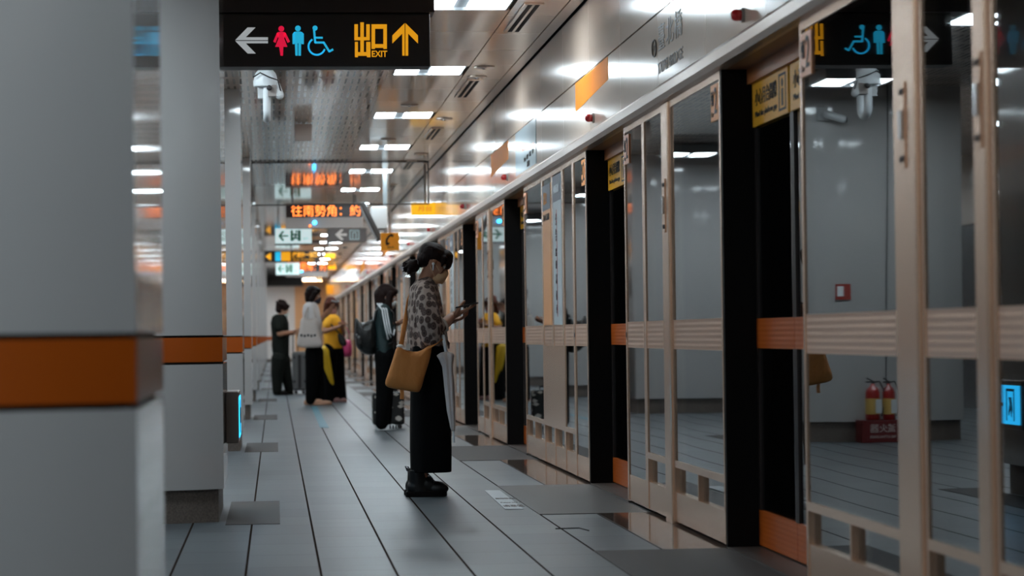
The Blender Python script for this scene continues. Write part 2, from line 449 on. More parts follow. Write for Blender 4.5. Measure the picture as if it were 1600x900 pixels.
for n in range(11):
    o = t0 if n == 0 else copy_tree(t0)
    o.location = (CX0, 5.2 + 8.63*n, 0); o['group'] = 'columns along the platform'
    o['label'] = 'white clad column with orange band, %s' % ('nearest and blurred at the picture edge' if n == 0 else 'second one, with the blue evacuation sign' if n == 1 else ORD[n] + ' along the platform row')
    q = MB().box(CX1+.01, CX1+.30, 5.2+8.63*n-.1, 5.2+8.63*n+1.8, 0, .003)
    struct(q.build('floor_border', STONEL))
# ------------------------------------------------------------------ platform edge paving and screen doors
P = 11.15
# layout of one period, distances from the near jamb of the first doorway
A0, A1 = 9.87, 11.59
LAY = [('door', 9.87, 11.59), ('wide', 11.63, 13.15), ('post', 13.15, 13.37), ('bay', 13.37, 14.12), ('leaf', 14.12, 14.9),
       ('door', 14.9, 16.7), ('leaf', 16.74, 17.5), ('bay', 17.5, 18.15), ('sign', 18.15, 18.84), ('sign2', 18.84, 19.55), ('wide', 19.55, 21.02)]
def frame_bay(t, wd, small=True, split=0, st=.035):
    """local: x 0 front .. +, y 0..wd"""
    b = MB(); st2 = st
    b.box(0, .06, 0, st, .02, 2.2); b.box(0, .06, wd-st, wd, .02, 2.2)
    b.box(0, .06, st, wd-st, 2.165, 2.2)
    if small: b.box(0, .06, st, wd-st, .30, .335)
    b.build('frame', ALU, t)
    MB().box(.004, .05, st, wd-st, .91, 1.06).build('middle_band', BAND, t)
    MB().box(.004, .05, st, wd-st, .02, .17).build('kick_plate', ALU, t)
    MB().box(.006, .018, st, wd-st, 1.06, 2.165).build('upper_glass', GLASS, t)
    MB().box(.006, .018, st, wd-st, .335 if small else .17, .91).build('lower_glass', GLASS, t)
    if small:
        n = split + 1; w1 = (wd - 2*st)/n
        for i in range(n):
            MB().box(.026, .036, st + i*w1 + (.01 if i else 0), st + (i+1)*w1 - (.01 if i < split else 0), .17, .30).build('small_window', GLASS, t)
            if i: MB().box(.0, .055, st+i*w1-.012, st+i*w1+.012, .17, .30).build('mullion', ALU, t)
def latch(t, yy, z=1.66):
    b = MB(); b.box(-.006, 0, yy-.03, yy+.03, z-.14, z+.14)
    p = b.build('latch_plate', ALU, t)
    c = MB().box(-.016, -.006, yy-.014, yy+.014, z-.045, z+.05)
    c.build('latch_handle', LATCH, p, bevel=.004)
    c = MB()
    for dz in (-.11, .11):
        for dy in (-.018, .018): MB().ball((-.007, yy+dy, z+dz), (.004, .009, .012), n=8, m=6).build('screw', INK, p)
def car_sticker(t, y0, y1, z0=1.98, z1=2.15, m=None):
    s = MB().box(-.001, .004, y0, y1, z0, z1).build('car_number_sticker', m or ORF, t)
    wd = y1 - y0; h = z1 - z0
    writing('車廂', wd*.34, h*.42, (-.0015, y1-wd*.08, z0+h*.42), (0, -1, 0), (0, 0, 1), INK, s)
    writing('2', wd*.34, h*.72, (-.0015, y1-wd*.52, z0+h*.18), (0, -1, 0), (0, 0, 1), INK, s)
    writing('Car', wd*.3, h*.14, (-.0015, y1-wd*.12, z0+h*.12), (0, -1, 0), (0, 0, 1), INK, s)
PINKF = mat('glare_orange_film', (.80, .33, .16), .35)  # orange film with the pale glass reflection put into its colour
protos = {}
def make(kind, wd):
    t = thing({'door': 'platform_door', 'wide': 'glass_screen_panel', 'post': 'screen_post', 'bay': 'glass_screen_panel', 'leaf': 'emergency_door',
               'sign': 'poster_screen_panel', 'sign2': 'poster_screen_panel'}[kind], 'x', {'door': 'sliding door', 'leaf': 'emergency door', 'post': 'post'}.get(kind, 'glass panel'))
    if kind == 'wide': frame_bay(t, wd, True, 1)
    if kind == 'bay': frame_bay(t, wd, True, 0, .05)
    if kind == 'leaf':
        frame_bay(t, wd, False, 0, .05); latch_ = MB().box(-.004, .0, wd-.04, wd-.015, .97, 1.0).build('keyhole', INK, t)
    if kind == 'post':
        MB().box(-.012, .08, 0, wd, 0, 2.2).build('post_body', ALU, t, bevel=.008); latch(t, wd*.5 - 0.0, 1.66)
        for c in t.children:
            if c.name.startswith('latch_plate'): c.location.x = -.012
    if kind in ('sign', 'sign2'):
        frame_bay(t, wd, True, 0, .05)
        MB().box(.0, .004, .05, wd-.05, .335, .91).build('blank_panel', ALU, t)
        if kind == 'sign2':
            s = MB().box(-.002, .002, .08, wd-.08, 1.06, 2.12).build('poster', mat('orange_poster', (.78, .36, .14), .4), t)
            MB().box(-.004, -.002, .08, wd-.08, 1.93, 2.12).build('poster_header', mat('slate_film', (.09, .11, .15), .4), s)
            writing('出口2', wd*.3, .10, (-.006, wd*.72, 1.97), (0, -1, 0), (0, 0, 1), mat('orange_ink', (.75, .3, .05), .5), s)
            writing('淡水信義線', wd*.6, .05, (-.004, wd*.8, 1.85), (0, -1, 0), (0, 0, 1), INK, s)
        else:
            s = MB().box(-.002, .002, .08, wd-.08, 1.06, 2.15).build('poster', mat('pale_blue_poster', (.48, .55, .58), .4), t)
            MB().box(-.004, -.002, .08, wd-.08, 1.96, 2.15).build('poster_header', MT['slate_film'] if 'slate_film' in MT else mat('slate_film', (.09, .11, .15), .4), s)
            writing('中和新蘆線', wd*.5, .06, (-.006, wd*.75, 2.02), (0, -1, 0), (0, 0, 1), WHITEP, s)
            for k, (body, z, hh_) in enumerate((('公', 1.78, .09), ('告', 1.67, .09), ('月台', 1.56, .06), ('候車', 1.47, .06), ('請', 1.36, .07), ('候', 1.24, .07), ('車', 1.14, .07))):
                writing(body, .10 if k < 2 else .09, hh_, (-.004, wd*.62, z), (0, -1, 0), (0, 0, 1), INK if k != 1 else MT['orange_ink'] if 'orange_ink' in MT else INK, s)
            MB().box(-.004, -.002, wd*.5, wd*.5+.012, 1.12, 1.9).build('route_line', RED, s)
    if kind == 'door':
        # black jamb on the far side, recessed leaves, header sign, sill
        MB().box(.002, .17, wd+.002, wd+.038, 0, 2.2).build('jamb', BLACK, t)
        MB().box(.065, .17, -.03, -.002, 0, 2.2).build('jamb', BLACK, t)
        MB().box(.0, .25, 0, wd, -.002, .012).build('sill', mat('sill_metal', (.10, .08, .07), .4, metal=.5) if 'sill_metal' not in MT else MT['sill_metal'], t)
        for s_ in (0, 1):
            y0, y1 = (0, wd/2-.004) if s_ == 0 else (wd/2+.004, wd)
            d = MB().box(.15, .19, y0, y0+.03, .02, 2.0).box(.15, .19, y1-.03, y1, .02, 2.0).build('door_leaf', mat('door_black', (.02, .014, .013), .35) if 'door_black' not in MT else MT['door_black'], t)
            MB().box(.149, .18, y0, y1, .92, 1.055).build('door_band', ORANGE_K, d)
            MB().box(.149, .18, y0, y1, .02, .18).build('door_kick_plate', ORANGE_K, d)
            MB().box(.16, .17, y0+.03, y1-.03, 1.055, 2.0).build('door_glass', GLASSD, d)
            MB().box(.16, .17, y0+.03, y1-.03, .18, .92).build('door_glass', GLASSD, d)
            # notice on the glazed header
            n_ = MB().box(.140, .150, y0+.02, y1-.02, 1.93, 2.13).build('gap_warning_sign', YELLOW, t)
            writing('小心月台間隙', .50, .075, (.139, y1-.10, 2.02), (0, -1, 0), (0, 0, 1), INK, n_)
            writing('Mind the platform gap', .50, .035, (.139, y1-.10, 1.96), (0, -1, 0), (0, 0, 1), INK, n_)
            if True:
                MB().box(.1385, .1395, y0+.06, y0+.075, 1.95, 2.11).box(.1385, .1395, y0+.20, y0+.215, 1.95, 2.11).box(.1385, .1395, y0+.075, y0+.20, 1.95, 1.96).box(.1385, .1395, y0+.075, y0+.20, 2.10, 2.11).ball((.139, y0+.137, 2.07), (.002, .02, .02), n=8, m=6).box(.1385, .1395, y0+.12, y0+.155, 1.97, 2.045).build('pictogram', INK, n_)
        MB().box(.12, .19, 0, wd, 2.13, 2.2).build('header', mat('header_orange', (.36, .12, .035), .4) if 'header_orange' not in MT else MT['header_orange'], t)
    return t
cnt = {}
WORDS = {'door': 'black and orange sliding platform door in the %s recessed doorway from the camera',
         'wide': 'wide glass screen panel with two small lower windows, %s such panel from the camera',
         'bay': 'narrow glass screen panel with one small lower window, %s such panel from the camera',
         'leaf': 'full-length glass emergency door flanking a doorway, %s such door from the camera',
         'post': 'champagne metal post with a chrome latch, %s latched post from the camera',
         'sign': 'screen panel covered by a tall pale blue notice, %s such notice',
         'sign2': 'screen panel covered by a tall orange notice, %s such notice'}
GRP = {'door': 'recessed sliding platform doors', 'wide': 'wide glass screen panels', 'bay': 'narrow glass screen panels', 'leaf': 'emergency doors beside the doorways',
       'post': 'latched posts in the screen', 'sign': 'pale blue notices on the screen', 'sign2': 'orange notices on the screen'}
def put(kind, y0, y1, sticker=None):
    wd = y1 - y0; key = (kind, round(wd, 2), sticker)
    if key not in protos:
        t = make(kind, wd); protos[key] = t
        if sticker == 'near': car_sticker(t, wd-.22, wd-.02, m=PINKF)
        if sticker == 'far': car_sticker(t, .04, .24)
        o = t
    else: o = copy_tree(protos[key])
    o.location = (PX, y0, 0)
    i = cnt[kind] = cnt.get(kind, -1) + 1
    o['label'] = WORDS[kind] % ORD[i]; o['group'] = GRP[kind]
    return o
# nearest stretch, before the first doorway
put('leaf', 5.6, 6.4); put('bay', 6.4, 7.19)
put('post', 7.19, 7.31); put('bay', 7.31, 8.0); put('post', 8.0, 8.29); put('wide', 8.29, 9.83, 'near')
put('wide', 3.9, 5.6)
seen_doors = []
for n in range(9):
    for i, (k, y0, y1) in enumerate(LAY):
        y0 += n*P; y1 += n*P
        if y1 > YF: continue
        st = None
        if k == 'leaf': st = 'near' if i == 4 else 'far'
        if k == 'wide': st = 'far' if i == 1 else 'near'
        if k == 'wide' and i == 10: y1 = y0 + 1.43
        put(k, y0, y1, st)
        if k == 'door': seen_doors.append((y0, y1))
struct(MB().box(PX+.0, PX+.2, YN, 3.9, 0, 2.2).build('trim_6', BLACK))
for n, (y0, y1) in enumerate(seen_doors):
    struct(MB().box(1.44, PX+.0, y0-.85, y1+.05, 0, .004).build('floor_border', STONE if n % 2 else STONEL))
    ya = seen_doors[n-1][1] + .05 if n else YN
    struct(MB().box(1.76, PX+.05, ya, y0-.85, 0, .004).build('floor_border', POLISH))
    # red lamp over the doorway
    if n < 12:
        yy = {0: 11.0, 1: 16.27, 2: 22.4}.get(n, (y0+y1)/2+.5)
        t = thing('door_indicator', 'red dome lamp over the %s doorway from the camera' % ORD[n], 'indicator lamp', (PX, yy, 2.376), 'red lamps over the doorways')
        MB().loft([[V((x, .032*math.cos(2*math.pi*j/16), .032*math.sin(2*math.pi*j/16))) for j in range(16)] for x in (0, -.012)]).build('lamp_base', GREY, t)
        b = MB(); b.loft([[V((x, r*math.cos(2*math.pi*j/16), r*math.sin(2*math.pi*j/16))) for j in range(16)] for x, r in ((-.01, .026), (-.04, .026), (-.052, .02), (-.058, .008))])
        b.build('lens', RED, t, smooth=True)
# fascia graphics
for n, (y0, y1, z0, z1) in enumerate(((15.55, 17.25, 2.52, 2.69), (22.3, 24.1, 2.50, 2.69), (45.0, 49, 2.5, 2.69), (58, 62, 2.5, 2.69))):
    p = [(y0, 2.692), (y1, 2.692), (y1, z0-.02), (y0, z0+.03)]
    b = MB().add([(PX-.002, a, z) for a, z in p] + [(PX-.0005, a, z) for a, z in p], [(0,1,2,3),(7,6,5,4),(0,1,5,4),(1,2,6,5),(2,3,7,6),(3,0,4,7)])
    o = b.build('orange_graphic', mat('orange_vinyl', (.95, .28, .008), .55, spec=.15) if n == 0 else MT['orange_vinyl'])
    tag(o, 'orange wall graphic on the white fascia, %s from the camera' % ORD[n], 'wall graphic', 'orange graphics on the fascia')
t = thing('route_map', 'pale blue route map poster on the white fascia above the screen', 'poster', (PX, 0, 0))
s = MB().box(-.004, -.0005, 19.9, 21.6, 2.33, 2.692).build('sheet', mat('map_paper', (.45, .56, .62), .2, coat=.4), t)
b = MB()
b.box(-.006, -.004, 20.05, 20.95, 2.50, 2.506); b.box(-.006, -.004, 20.95, 21.4, 2.56, 2.566); b.box(-.006, -.004, 20.95, 20.99, 2.50, 2.566)
b.build('route_line', mat('line_orange', (.75, .3, .2), .4), s)
for k in range(4): writing(('中山', '民權', '台北', '古亭')[k], .13, .04, (-.005, 20.85-.22*k, 2.40+.008*k), (0, -1, 0), (0, 0, 1), INK, s)
writing('路線圖', .2, .05, (-.005, 20.6, 2.345), (0, -1, 0), (0, 0, 1), INK, s)
t = thing('station_name', 'grey station name lettering on the white fascia near the camera', 'lettering', (PX, 0, 0))
GI = mat('grey_ink', (.17, .15, .14), .4)
pr = MB()
for k in range(20):
    pass
ring = [V((-.0035, 13.62+.07*math.cos(2*math.pi*j/20), 2.525+.045*math.sin(2*math.pi*j/20))) for j in range(21)]
MB().tube(ring, .004, 6).build('number_ring', GI, t)
writing('12', .06, .035, (-.001, 13.65, 2.508), (0, -1, 0), (0, 0, 1), GI, t)
writing('臺北橋', .80, .14, (-.001, 13.48, 2.49), (0, -1, 0), (0, 0, 1), GI, t, spacing=1.15)
writing('TAIPEI BRIDGE', .86, .06, (-.001, 13.52, 2.37), (0, -1, 0), (0, 0, 1), GI, t)
# floor stickers
def quad_sheet(name, px, m, z, parent=None):
    p = [atZ(a, b_, z) for a, b_ in px]
    b = MB().add([*p, *[q - V((0, 0, .002)) for q in p]], [(0,1,2,3),(7,6,5,4),(0,1,5,4),(1,2,6,5),(2,3,7,6),(3,0,4,7)])
    return b.build(name, m, parent)
o = quad_sheet('floor_stripe', [(486, 635), (495, 635), (514, 668), (500, 668)], mat('teal_tape', (.02, .16, .22), .4), .004)
tag(o, 'teal tape stripe on the floor behind the woman with the white tote', 'floor marking')
t = thing('floor_notice', 'pale floor notice with small print right of the standing woman in boots', 'floor marking', (0, 0, 0))
quad_sheet('sheet', [(757, 766), (781, 766), (818, 795), (789, 795)], mat('floor_film', (.42, .46, .48), .4), .005, t)
for (px, py, body, ww, hh) in ((783, 780, '請排隊候車', .13, .10), (791, 786, 'Please line up', .13, .06), (796, 792, '候車區', .12, .16)):
    p = atZ(px, py, .005); writing(body, ww, hh, (p.x-.03, p.y, .005), (1, 0, 0), (0, 1, 0), GI, t)
q = MB()
for a, c in (((868, 826), (905, 825)), ((905, 825), (920, 829))):
    p0 = atZ(*a, .003); p1 = atZ(*c, .003); q.tube([p0, p1], .003, 6)
tag(q.build('floor_hatch_edge', JOINT), 'dark metal edge of a floor hatch near the lower right', 'hatch')

# ------------------------------------------------------------------ hanging guide sign
SY = 16.4
SIGNK = mat('sign_black', (.020, .014, .012), .45)
def zx(x, y): p = atY(330 + x/4, y/4, SY); return (p.x, p.z)
l, tp = zx(64, 84); r, bt = zx(1370, 414)
t = thing('guide_sign', 'black hanging sign with restroom symbols, EXIT and arrows', 'sign', (0, SY, 0))
MB().box(l, r, 0, .22, bt, tp).build('sign_board', SIGNK, t, bevel=.006)
MB().box(l-.1, r+.028, -.03, .25, tp+.004, CZ-.002).build('sign_header', mat('sign_header_paint', (.028, .018, .015), .5), t)
def icon(name, polys, strokes, m): flat2d([[zx(*q) for q in p] for p in polys], [([zx(*q) for q in p], w_*SY/F/4) for p, w_ in strokes], -.001).build(name, m, t)
def lit(name, c, s=.75): return mat(name, tuple(q*.8 for q in c), .4, emit=c, es=s)
WL = lit('sign_white', (.62, .66, .68), .45); RL = lit('sign_red', (.85, .01, .06), .7); BL = lit('sign_blue', (.02, .45, .72), .8); YL = lit('sign_yellow', (.85, .36, .01), .75)
def circ(cx, cy, r_, n=20): return [(cx + r_*math.cos(2*math.pi*k/n), cy + r_*math.sin(2*math.pi*k/n)) for k in range(n)]
icon('arrow', [[(150,251),(227,172),(277,172),(216,233),(355,233),(355,251)], [(150,256),(355,256),(355,271),(216,271),(279,335),(228,335)]], [], WL)
icon('woman_symbol', [circ(438,180,18), [(420,200),(456,200),(466,207),(456,240),(476,293),(400,293),(421,240),(411,207)], [(411,205),(424,214),(402,268),(388,260)], [(465,205),(452,214),(477,268),(492,260)], [(425,293),(451,293),(449,348),(433,348)]], [], RL)
icon('man_symbol', [circ(542,178,18), [(516,202),(524,198),(560,198),(568,202),(564,270),(520,270)], [(508,212),(520,200),(522,276),(508,276)], [(579,212),(566,200),(564,276),(579,276)], [(523,270),(541,270),(541,348),(526,348)], [(545,270),(562,270),(561,348),(545,348)]], [], BL)
arc = [(660 + 52*math.cos(math.radians(a)), 291 + 52*math.sin(math.radians(a))) for a in range(20, 240, 12)]
icon('wheelchair_symbol', [circ(649,176,16)], [([(643,190),(650,266),(703,266),(738,322),(760,310)], 13), ([(648,236),(695,236)], 12), (arc, 11)], BL)
icon('exit_character', [[(895,152),(917,152),(917,232),(932,232),(932,140),(954,140),(954,232),(969,232),(969,152),(991,152),(991,252),(954,252),(954,326),(969,326),(969,262),(995,262),(995,358),(973,358),(973,349),(917,349),(917,358),(898,358),(898,262),(917,262),(917,326),(932,326),(932,252),(895,252)]], [], YL)
icon('mouth_character', [[(1002,152),(1098,152),(1098,180),(1002,180)], [(1002,180),(1024,180),(1024,306),(1002,306)], [(1076,180),(1098,180),(1098,306),(1076,306)], [(1024,276),(1076,276),(1076,299),(1024,299)]], [], YL)
icon('up_arrow', [[(1209,145),(1209,348),(1194,348),(1194,210),(1132,272),(1132,222)], [(1214,145),(1292,222),(1292,272),(1231,210),(1231,348),(1214,348)]], [], YL)
x0, z0 = zx(1004, 356); x1, z1 = zx(1100, 317)
writing('EXIT', x1-x0, z1-z0, (x0, -.001, z0), (1, 0, 0), (0, 0, 1), YL, t, off=.02)
# ------------------------------------------------------------------ surveillance camera with its U-shaped guard tube
CY = 17.6
t = thing('ceiling_camera', 'white surveillance camera cluster hanging by a U-shaped tube below the sign', 'camera', atY(417, 30, CY))
o_ = t.location.copy()
def cp(px, py, dy=0): return atY(px, py, CY) + V((0, dy, 0)) - o_
p0 = cp(417, 31); p1 = cp(417, 184)
ub = [V((p0.x, 0, p0.z-.002)), V((p1.x, 0, p1.z+.06))] + [V((p1.x, .10-.10*math.cos(math.radians(a)), p1.z+.06-.06*math.sin(math.radians(a)))) for a in range(20, 180, 20)] + [V((p1.x, .2, p1.z+.06)), V((p0.x, .2, p0.z-.32))]
MB().tube(ub, .026, 14).build('guard_tube', WHITEP, t, smooth=True)
c = cp(416, 122)
MB().ball((c.x-.005, .02, c.z), (.08, .07, .075)).stack([(c.x-.005, .02, c.z-.06, .085, .07), (c.x-.005, .02, c.z-.01, .085, .07)]).build('dome', WHITEP, t, voxel=.008)
MB().box(c.x+.01, c.x+.07, -.04, .05, c.z-.13, c.z-.05).build('junction_box', GREY, t, bevel=.005)
MB().cap((c.x+.06, .02, c.z-.03), (c.x+.09, -.02, c.z-.12), .028, .03).build('camera_body', GREYL, t)
MB().box(c.x-.06, c.x-.01, 0, .06, c.z-.14, c.z-.06).build('mount', GREYL, t, bevel=.004)
MB().cap((c.x+.02, -.05, c.z-.07), (c.x+.02, -.062, c.z-.075), .018, .018).build('lens', INK, t)
w1 = [V((c.x-.09, -.05, c.z+.0)), V((c.x-.04, -.065, c.z+.03)), V((c.x+.02, -.065, c.z+.0)), V((c.x+.08, -.05, c.z-.02)), V((c.x+.10, -.03, c.z-.10))]
MB().tube(w1, .005, 6).build('cable', INK, t)
# small bullet camera on the wall side of the third column, seen in the glass; square hanging box
BX = 26.2
t = thing('hanging_box', 'small beige square box hung below the slotted ceiling', 'box', atY(474, 192, BX))
o_ = t.location.copy(); a = atY(460, 193, BX)-o_; c = atY(488, 220, BX)-o_
MB().box(a.x, c.x, 0, .08, c.z, a.z).build('case', mat('beige_plastic', (.45, .37, .33), .5), t, bevel=.01)
MB().tube([(0, .04, a.z), (0, .04, CZ-o_.z)], .012, 8).build('hanger', GREY, t)
# smoke curtain: clear glass held in a thin frame
SYD = 32.0; a = atY(393, 318, SYD); c = atY(671, 318, SYD)
t = thing('smoke_curtain', 'clear glass smoke curtain in a thin dark frame across the ceiling', 'smoke curtain', (0, SYD, 0))
b = MB().box(a.x, c.x, 0, .02, 2.63, 2.645).box(a.x, c.x, 0, .02, CZ-.02, CZ-.003).box(a.x, a.x+.012, 0, .02, 2.645, CZ-.02).box(c.x-.02, c.x, 0, .02, 2.645, CZ-.02)
for f in (.57,): b.box(a.x+(c.x-a.x)*f, a.x+(c.x-a.x)*f+.008, 0, .02, 2.645, CZ-.02)
b.build('frame', mat('dark_bronze', (.05, .035, .03), .4), t)
MB().box(a.x+.012, c.x-.02, .007, .012, 2.645, CZ-.02).build('pane', GLASSC, t)
# ------------------------------------------------------------------ LED boards and farther signs
def led_board(Y, x0, x1, y0, y1, text, label, tx0, tx1, body_y, lamps=True):
    a = atY(x0, y0, Y); c = atY(x1, y1, Y)
    t = thing('departure_board', label, 'led display', (0, Y, 0))
    e = atY(x0, body_y, Y)
    MB().box(a.x-.01, c.x+.01, 0, .18, e.z, a.z+.02).build('housing', GREY, t, bevel=.006)
    MB().box(a.x, c.x, -.006, -.001, c.z, a.z).build('screen', mat('led_black', (.02, .004, .004), .4) if 'led_black' not in MT else MT['led_black'], t)
    u0 = atY(tx0, y0, Y).x; u1 = atY(tx1, y0, Y).x; h = a.z - c.z
    writing(text, u1-u0, h*.86, (u0, -.007, c.z+h*.07), (1, 0, 0), (0, 0, 1), LEDO, t, off=.0)
    for xx in (a.x+.1, c.x-.1): MB().tube([(xx, .09, a.z+.015), (xx, .09, CZ-.002)], .015, 8).build('hanger', GREY, t)
    if lamps:
        p = atY(x0 + (x1-x0)*.375, body_y-9, Y); MB().ball((p.x, -.012, p.z), .028, n=10, m=7).build('indicator', LEDB, t)
        p = atY(x0 + (x1-x0)*.315, body_y-4, Y); MB().ball((p.x, -.012, p.z), .018, n=10, m=7).build('indicator', LEDO, t)
    return t
led_board(39.6, 447, 566, 319, 339, '往南勢角：約', 'grey departure board with orange running characters, the nearest one', 455, 563, 357)
led_board(78.0, 447, 512, 411, 424, '往南勢角：約', 'farther small departure board with orange characters', 449, 509, 433)
led_board(57.0, 470, 500, 376, 378.5, '約', 'thin board edge hanging beyond the nearest departure board', 476, 479, 382, False)
def exit_sign(Y, x0, x1, y0, y1, label):
    a = atY(x0, y0, Y); c = atY(x1, y1, Y); W1 = c.x-a.x; H1 = a.z-c.z
    t = thing('exit_sign', label, 'exit sign', (0, Y, 0))
    MB().box(a.x, c.x, 0, .08, c.z, a.z).build('light_box', mat('exit_white', (.5, .6, .58), .4, emit=(.58, .74, .76), es=.85) if 'exit_white' not in MT else MT['exit_white'], t)
    MB().box(a.x-.01, c.x+.01, .01, .09, c.z-.03, c.z-.002).build('bottom_rail', DARK, t)
    g = mat('exit_green', (.0, .22, .10), .4) if 'exit_green' not in MT else MT['exit_green']
    def U(x, y): return (a.x + x*W1, c.z + y*H1)
    flat2d([[U(.08,.5), U(.2,.85), U(.25,.8), U(.17,.55), U(.36,.55), U(.36,.45), U(.17,.45), U(.25,.2), U(.2,.15)]], (), -.002).build('arrow', g, t)
    flat2d([[U(.42,.15), U(.49,.15), U(.49,.87), U(.42,.87)], [U(.62,.15), U(.7,.15), U(.7,.87), U(.62,.87)]],
           [([U(.57,.68), U(.55,.45), U(.5,.25)], .012*W1*4), ([U(.55,.45), U(.6,.3)], .012*W1*4), ([U(.5,.6), U(.61,.55)], .010*W1*4)], -.002).build('running_figure', g, t)
    MB().ball((U(.58,.8)[0], -.003, U(.58,.8)[1]), (.02, .003, .02), n=10, m=6).build('figure_head', g, t)
    writing('EXIT', W1*.14, H1*.12, (*U(.77, 0)[:1], -.002, U(0, .25)[1]), (1,0,0), (0,0,1), g, t)
    MB().tube([(a.x+.05, .04, a.z), (a.x+.05, .04, CZ-.002)], .012, 8).tube([(c.x-.05, .04, a.z), (c.x-.05, .04, CZ-.002)], .012, 8).build('hanger', GREY, t)
exit_sign(45.5, 430, 487, 357, 380, 'lit green and white exit sign with a running figure, the nearer one')
exit_sign(69.0, 431, 468, 411, 429, 'smaller lit green and white exit sign farther down the platform')
def plain_sign(name, label, Y, x0, x1, y0, y1, m, cat='sign', hang=True):
    a = atY(x0, y0, Y); c = atY(x1, y1, Y)
    t = thing(name, label, cat, (0, Y, 0))
    MB().box(a.x, c.x, 0, .12, c.z, a.z).build('sign_board', m, t, bevel=.005)
    if hang: MB().tube([((a.x+c.x)/2, .06, a.z-.01), ((a.x+c.x)/2, .06, CZ-.002)], .015, 8).build('hanger', GREY, t)
    return t, a, c
t, a, c = plain_sign('elevator_sign', 'dim grey sign with a white left arrow and elevator symbol', 44.0, 511, 573, 357, 378, mat('sign_grey', (.10, .08, .075), .5))
W1 = c.x-a.x; H1 = a.z-c.z
def U(x, y): return (a.x + x*W1, c.z + y*H1)
flat2d([[U(.2,.55), U(.36,.95), U(.42,.9), U(.33,.62), U(.5,.62), U(.5,.46), U(.33,.46), U(.42,.2), U(.36,.12)]], (), -.002).build('arrow', mat('dim_white', (.5, .45, .42), .5, emit=(.5, .45, .42), es=.25), t)
flat2d([], [([U(.58,.2), U(.58,.85), U(.8,.85), U(.8,.2), U(.58,.2)], .02), ([U(.65,.3), U(.65,.7), U(.73,.7), U(.73,.3)], .02)], -.002).build('elevator_symbol', mat('dim_cyan', (.25, .33, .34), .5, emit=(.3, .4, .4), es=.25), t)
t, a, c = plain_sign('guide_sign', 'farther dark hanging sign with orange characters and a blue square', 60.0, 413, 498, 392, 409, SIGNK)
W1 = c.x-a.x; H1 = a.z-c.z
flat2d([[U(.02,.5), U(.12,.85), U(.12,.15)]], (), -.002).build('arrow', YL, t)
flat2d([[U(.2,.1), U(.3,.1), U(.3,.9), U(.2,.9)]], (), -.002).build('blue_square', BL, t)
flat2d([[U(.31,.1), U(.48,.1), U(.48,.9), U(.31,.9)]], (), -.002).build('yellow_square', YL, t)
writing('捷運站一出口', W1*.46, H1*.5, (U(.51,0)[0], -.002, U(0,.38)[1]), (1,0,0), (0,0,1), YL, t, off=.02)
writing('Exit Transfer', W1*.4, H1*.18, (U(.53,0)[0], -.002, U(0,.12)[1]), (1,0,0), (0,0,1), YL, t)
plain_sign('line_sign', 'small yellow lit sign beside the farther departure board', 80.0, 506, 525, 412, 421, lit('lit_amber', (.95, .42, .01), 1.6))
plain_sign('line_sign', 'yellow lit sign far ahead just under the ceiling panels', 56.0, 507, 524, 396, 404, lit('lit_amber_dim', (.7, .32, .01), .8))
t, a, c = plain_sign('telephone_sign', 'square orange hanging sign with a black telephone handset', 33.6, 595, 624, 364, 391, mat('phone_orange', (.78, .30, .01), .5, emit=(.8, .3, .01), es=.22))
W1 = c.x-a.x; H1 = a.z-c.z
flat2d([], [([U(.62,.86), U(.45,.82), U(.32,.62), U(.30,.42), U(.36,.34)], .026), ([U(.52,.9), U(.66,.82)], .03), ([U(.30,.34), U(.44,.40)], .03)], -.002).build('handset_symbol', INK, t)
writing('電話', W1*.36, H1*.12, (U(.34,0)[0], -.002, U(0,.12)[1]), (1,0,0), (0,0,1), INK, t)
t, a, c = plain_sign('telephone_sign', 'yellow telephone sign low on the far alcove wall', 90.0, 510, 526, 445, 460, MT['phone_orange'])
t, a, c = plain_sign('line_sign', 'bright yellow sign board hanging beside the fascia behind the smoke curtain frame', 32.6, 643, 687, 317, 336, lit('lit_yellow', (.95, .48, .01), .9))
writing('月台', .18, .07, (a.x+.08, -.002, c.z+.05), (1, 0, 0), (0, 0, 1), ORF, t)
# platform monitor: thin screen box, tilted, on a ceiling pole
MY = 34.0
t = thing('platform_monitor', 'tilted grey platform monitor on a pale ceiling pole beside the departure board', 'monitor', atY(603, 340, MY))
o_ = t.location.copy()
def mp_(px, py): return atY(px, py, MY) - o_
a = mp_(563, 318); c = mp_(592, 376); d = (c-a).normalized(); nrm = V((d.z, 0, -d.x))
def slab(a, c, th, y0, y1, nrm):
    return MB().loft([[V((p.x, yy, p.z)) for p in (a, c, c + nrm*th, a + nrm*th)] for yy in (y0, y1)])
slab(a, c, -.06, 0, .55, nrm).build('monitor_case', mat('monitor_dark', (.06, .055, .055), .4), t, bevel=.008)
slab(a + nrm*.0 + d*.03 - nrm*(-.001), c - d*.03 + nrm*.001, .012, .02, .53, nrm).build('screen', mat('screen_face', (.30, .32, .33), .2), t)
a2 = mp_(580, 322); c2 = mp_(606, 357)
MB().box(a2.x, c2.x, .08, .48, c2.z, a2.z).build('mounting_box', GREYL, t, bevel=.01)
p = mp_(603, 320)
MB().box(p.x-.028, p.x+.028, .2, .28, p.z, CZ-o_.z-.002).build('pole', mat('pole_grey', (.11, .12, .125), .7), t)
p2 = mp_(603, 380)
MB().box(p.x-.02, p.x+.02, .2, .26, p2.z, c2.z).build('lower_pole', GREYL, t)
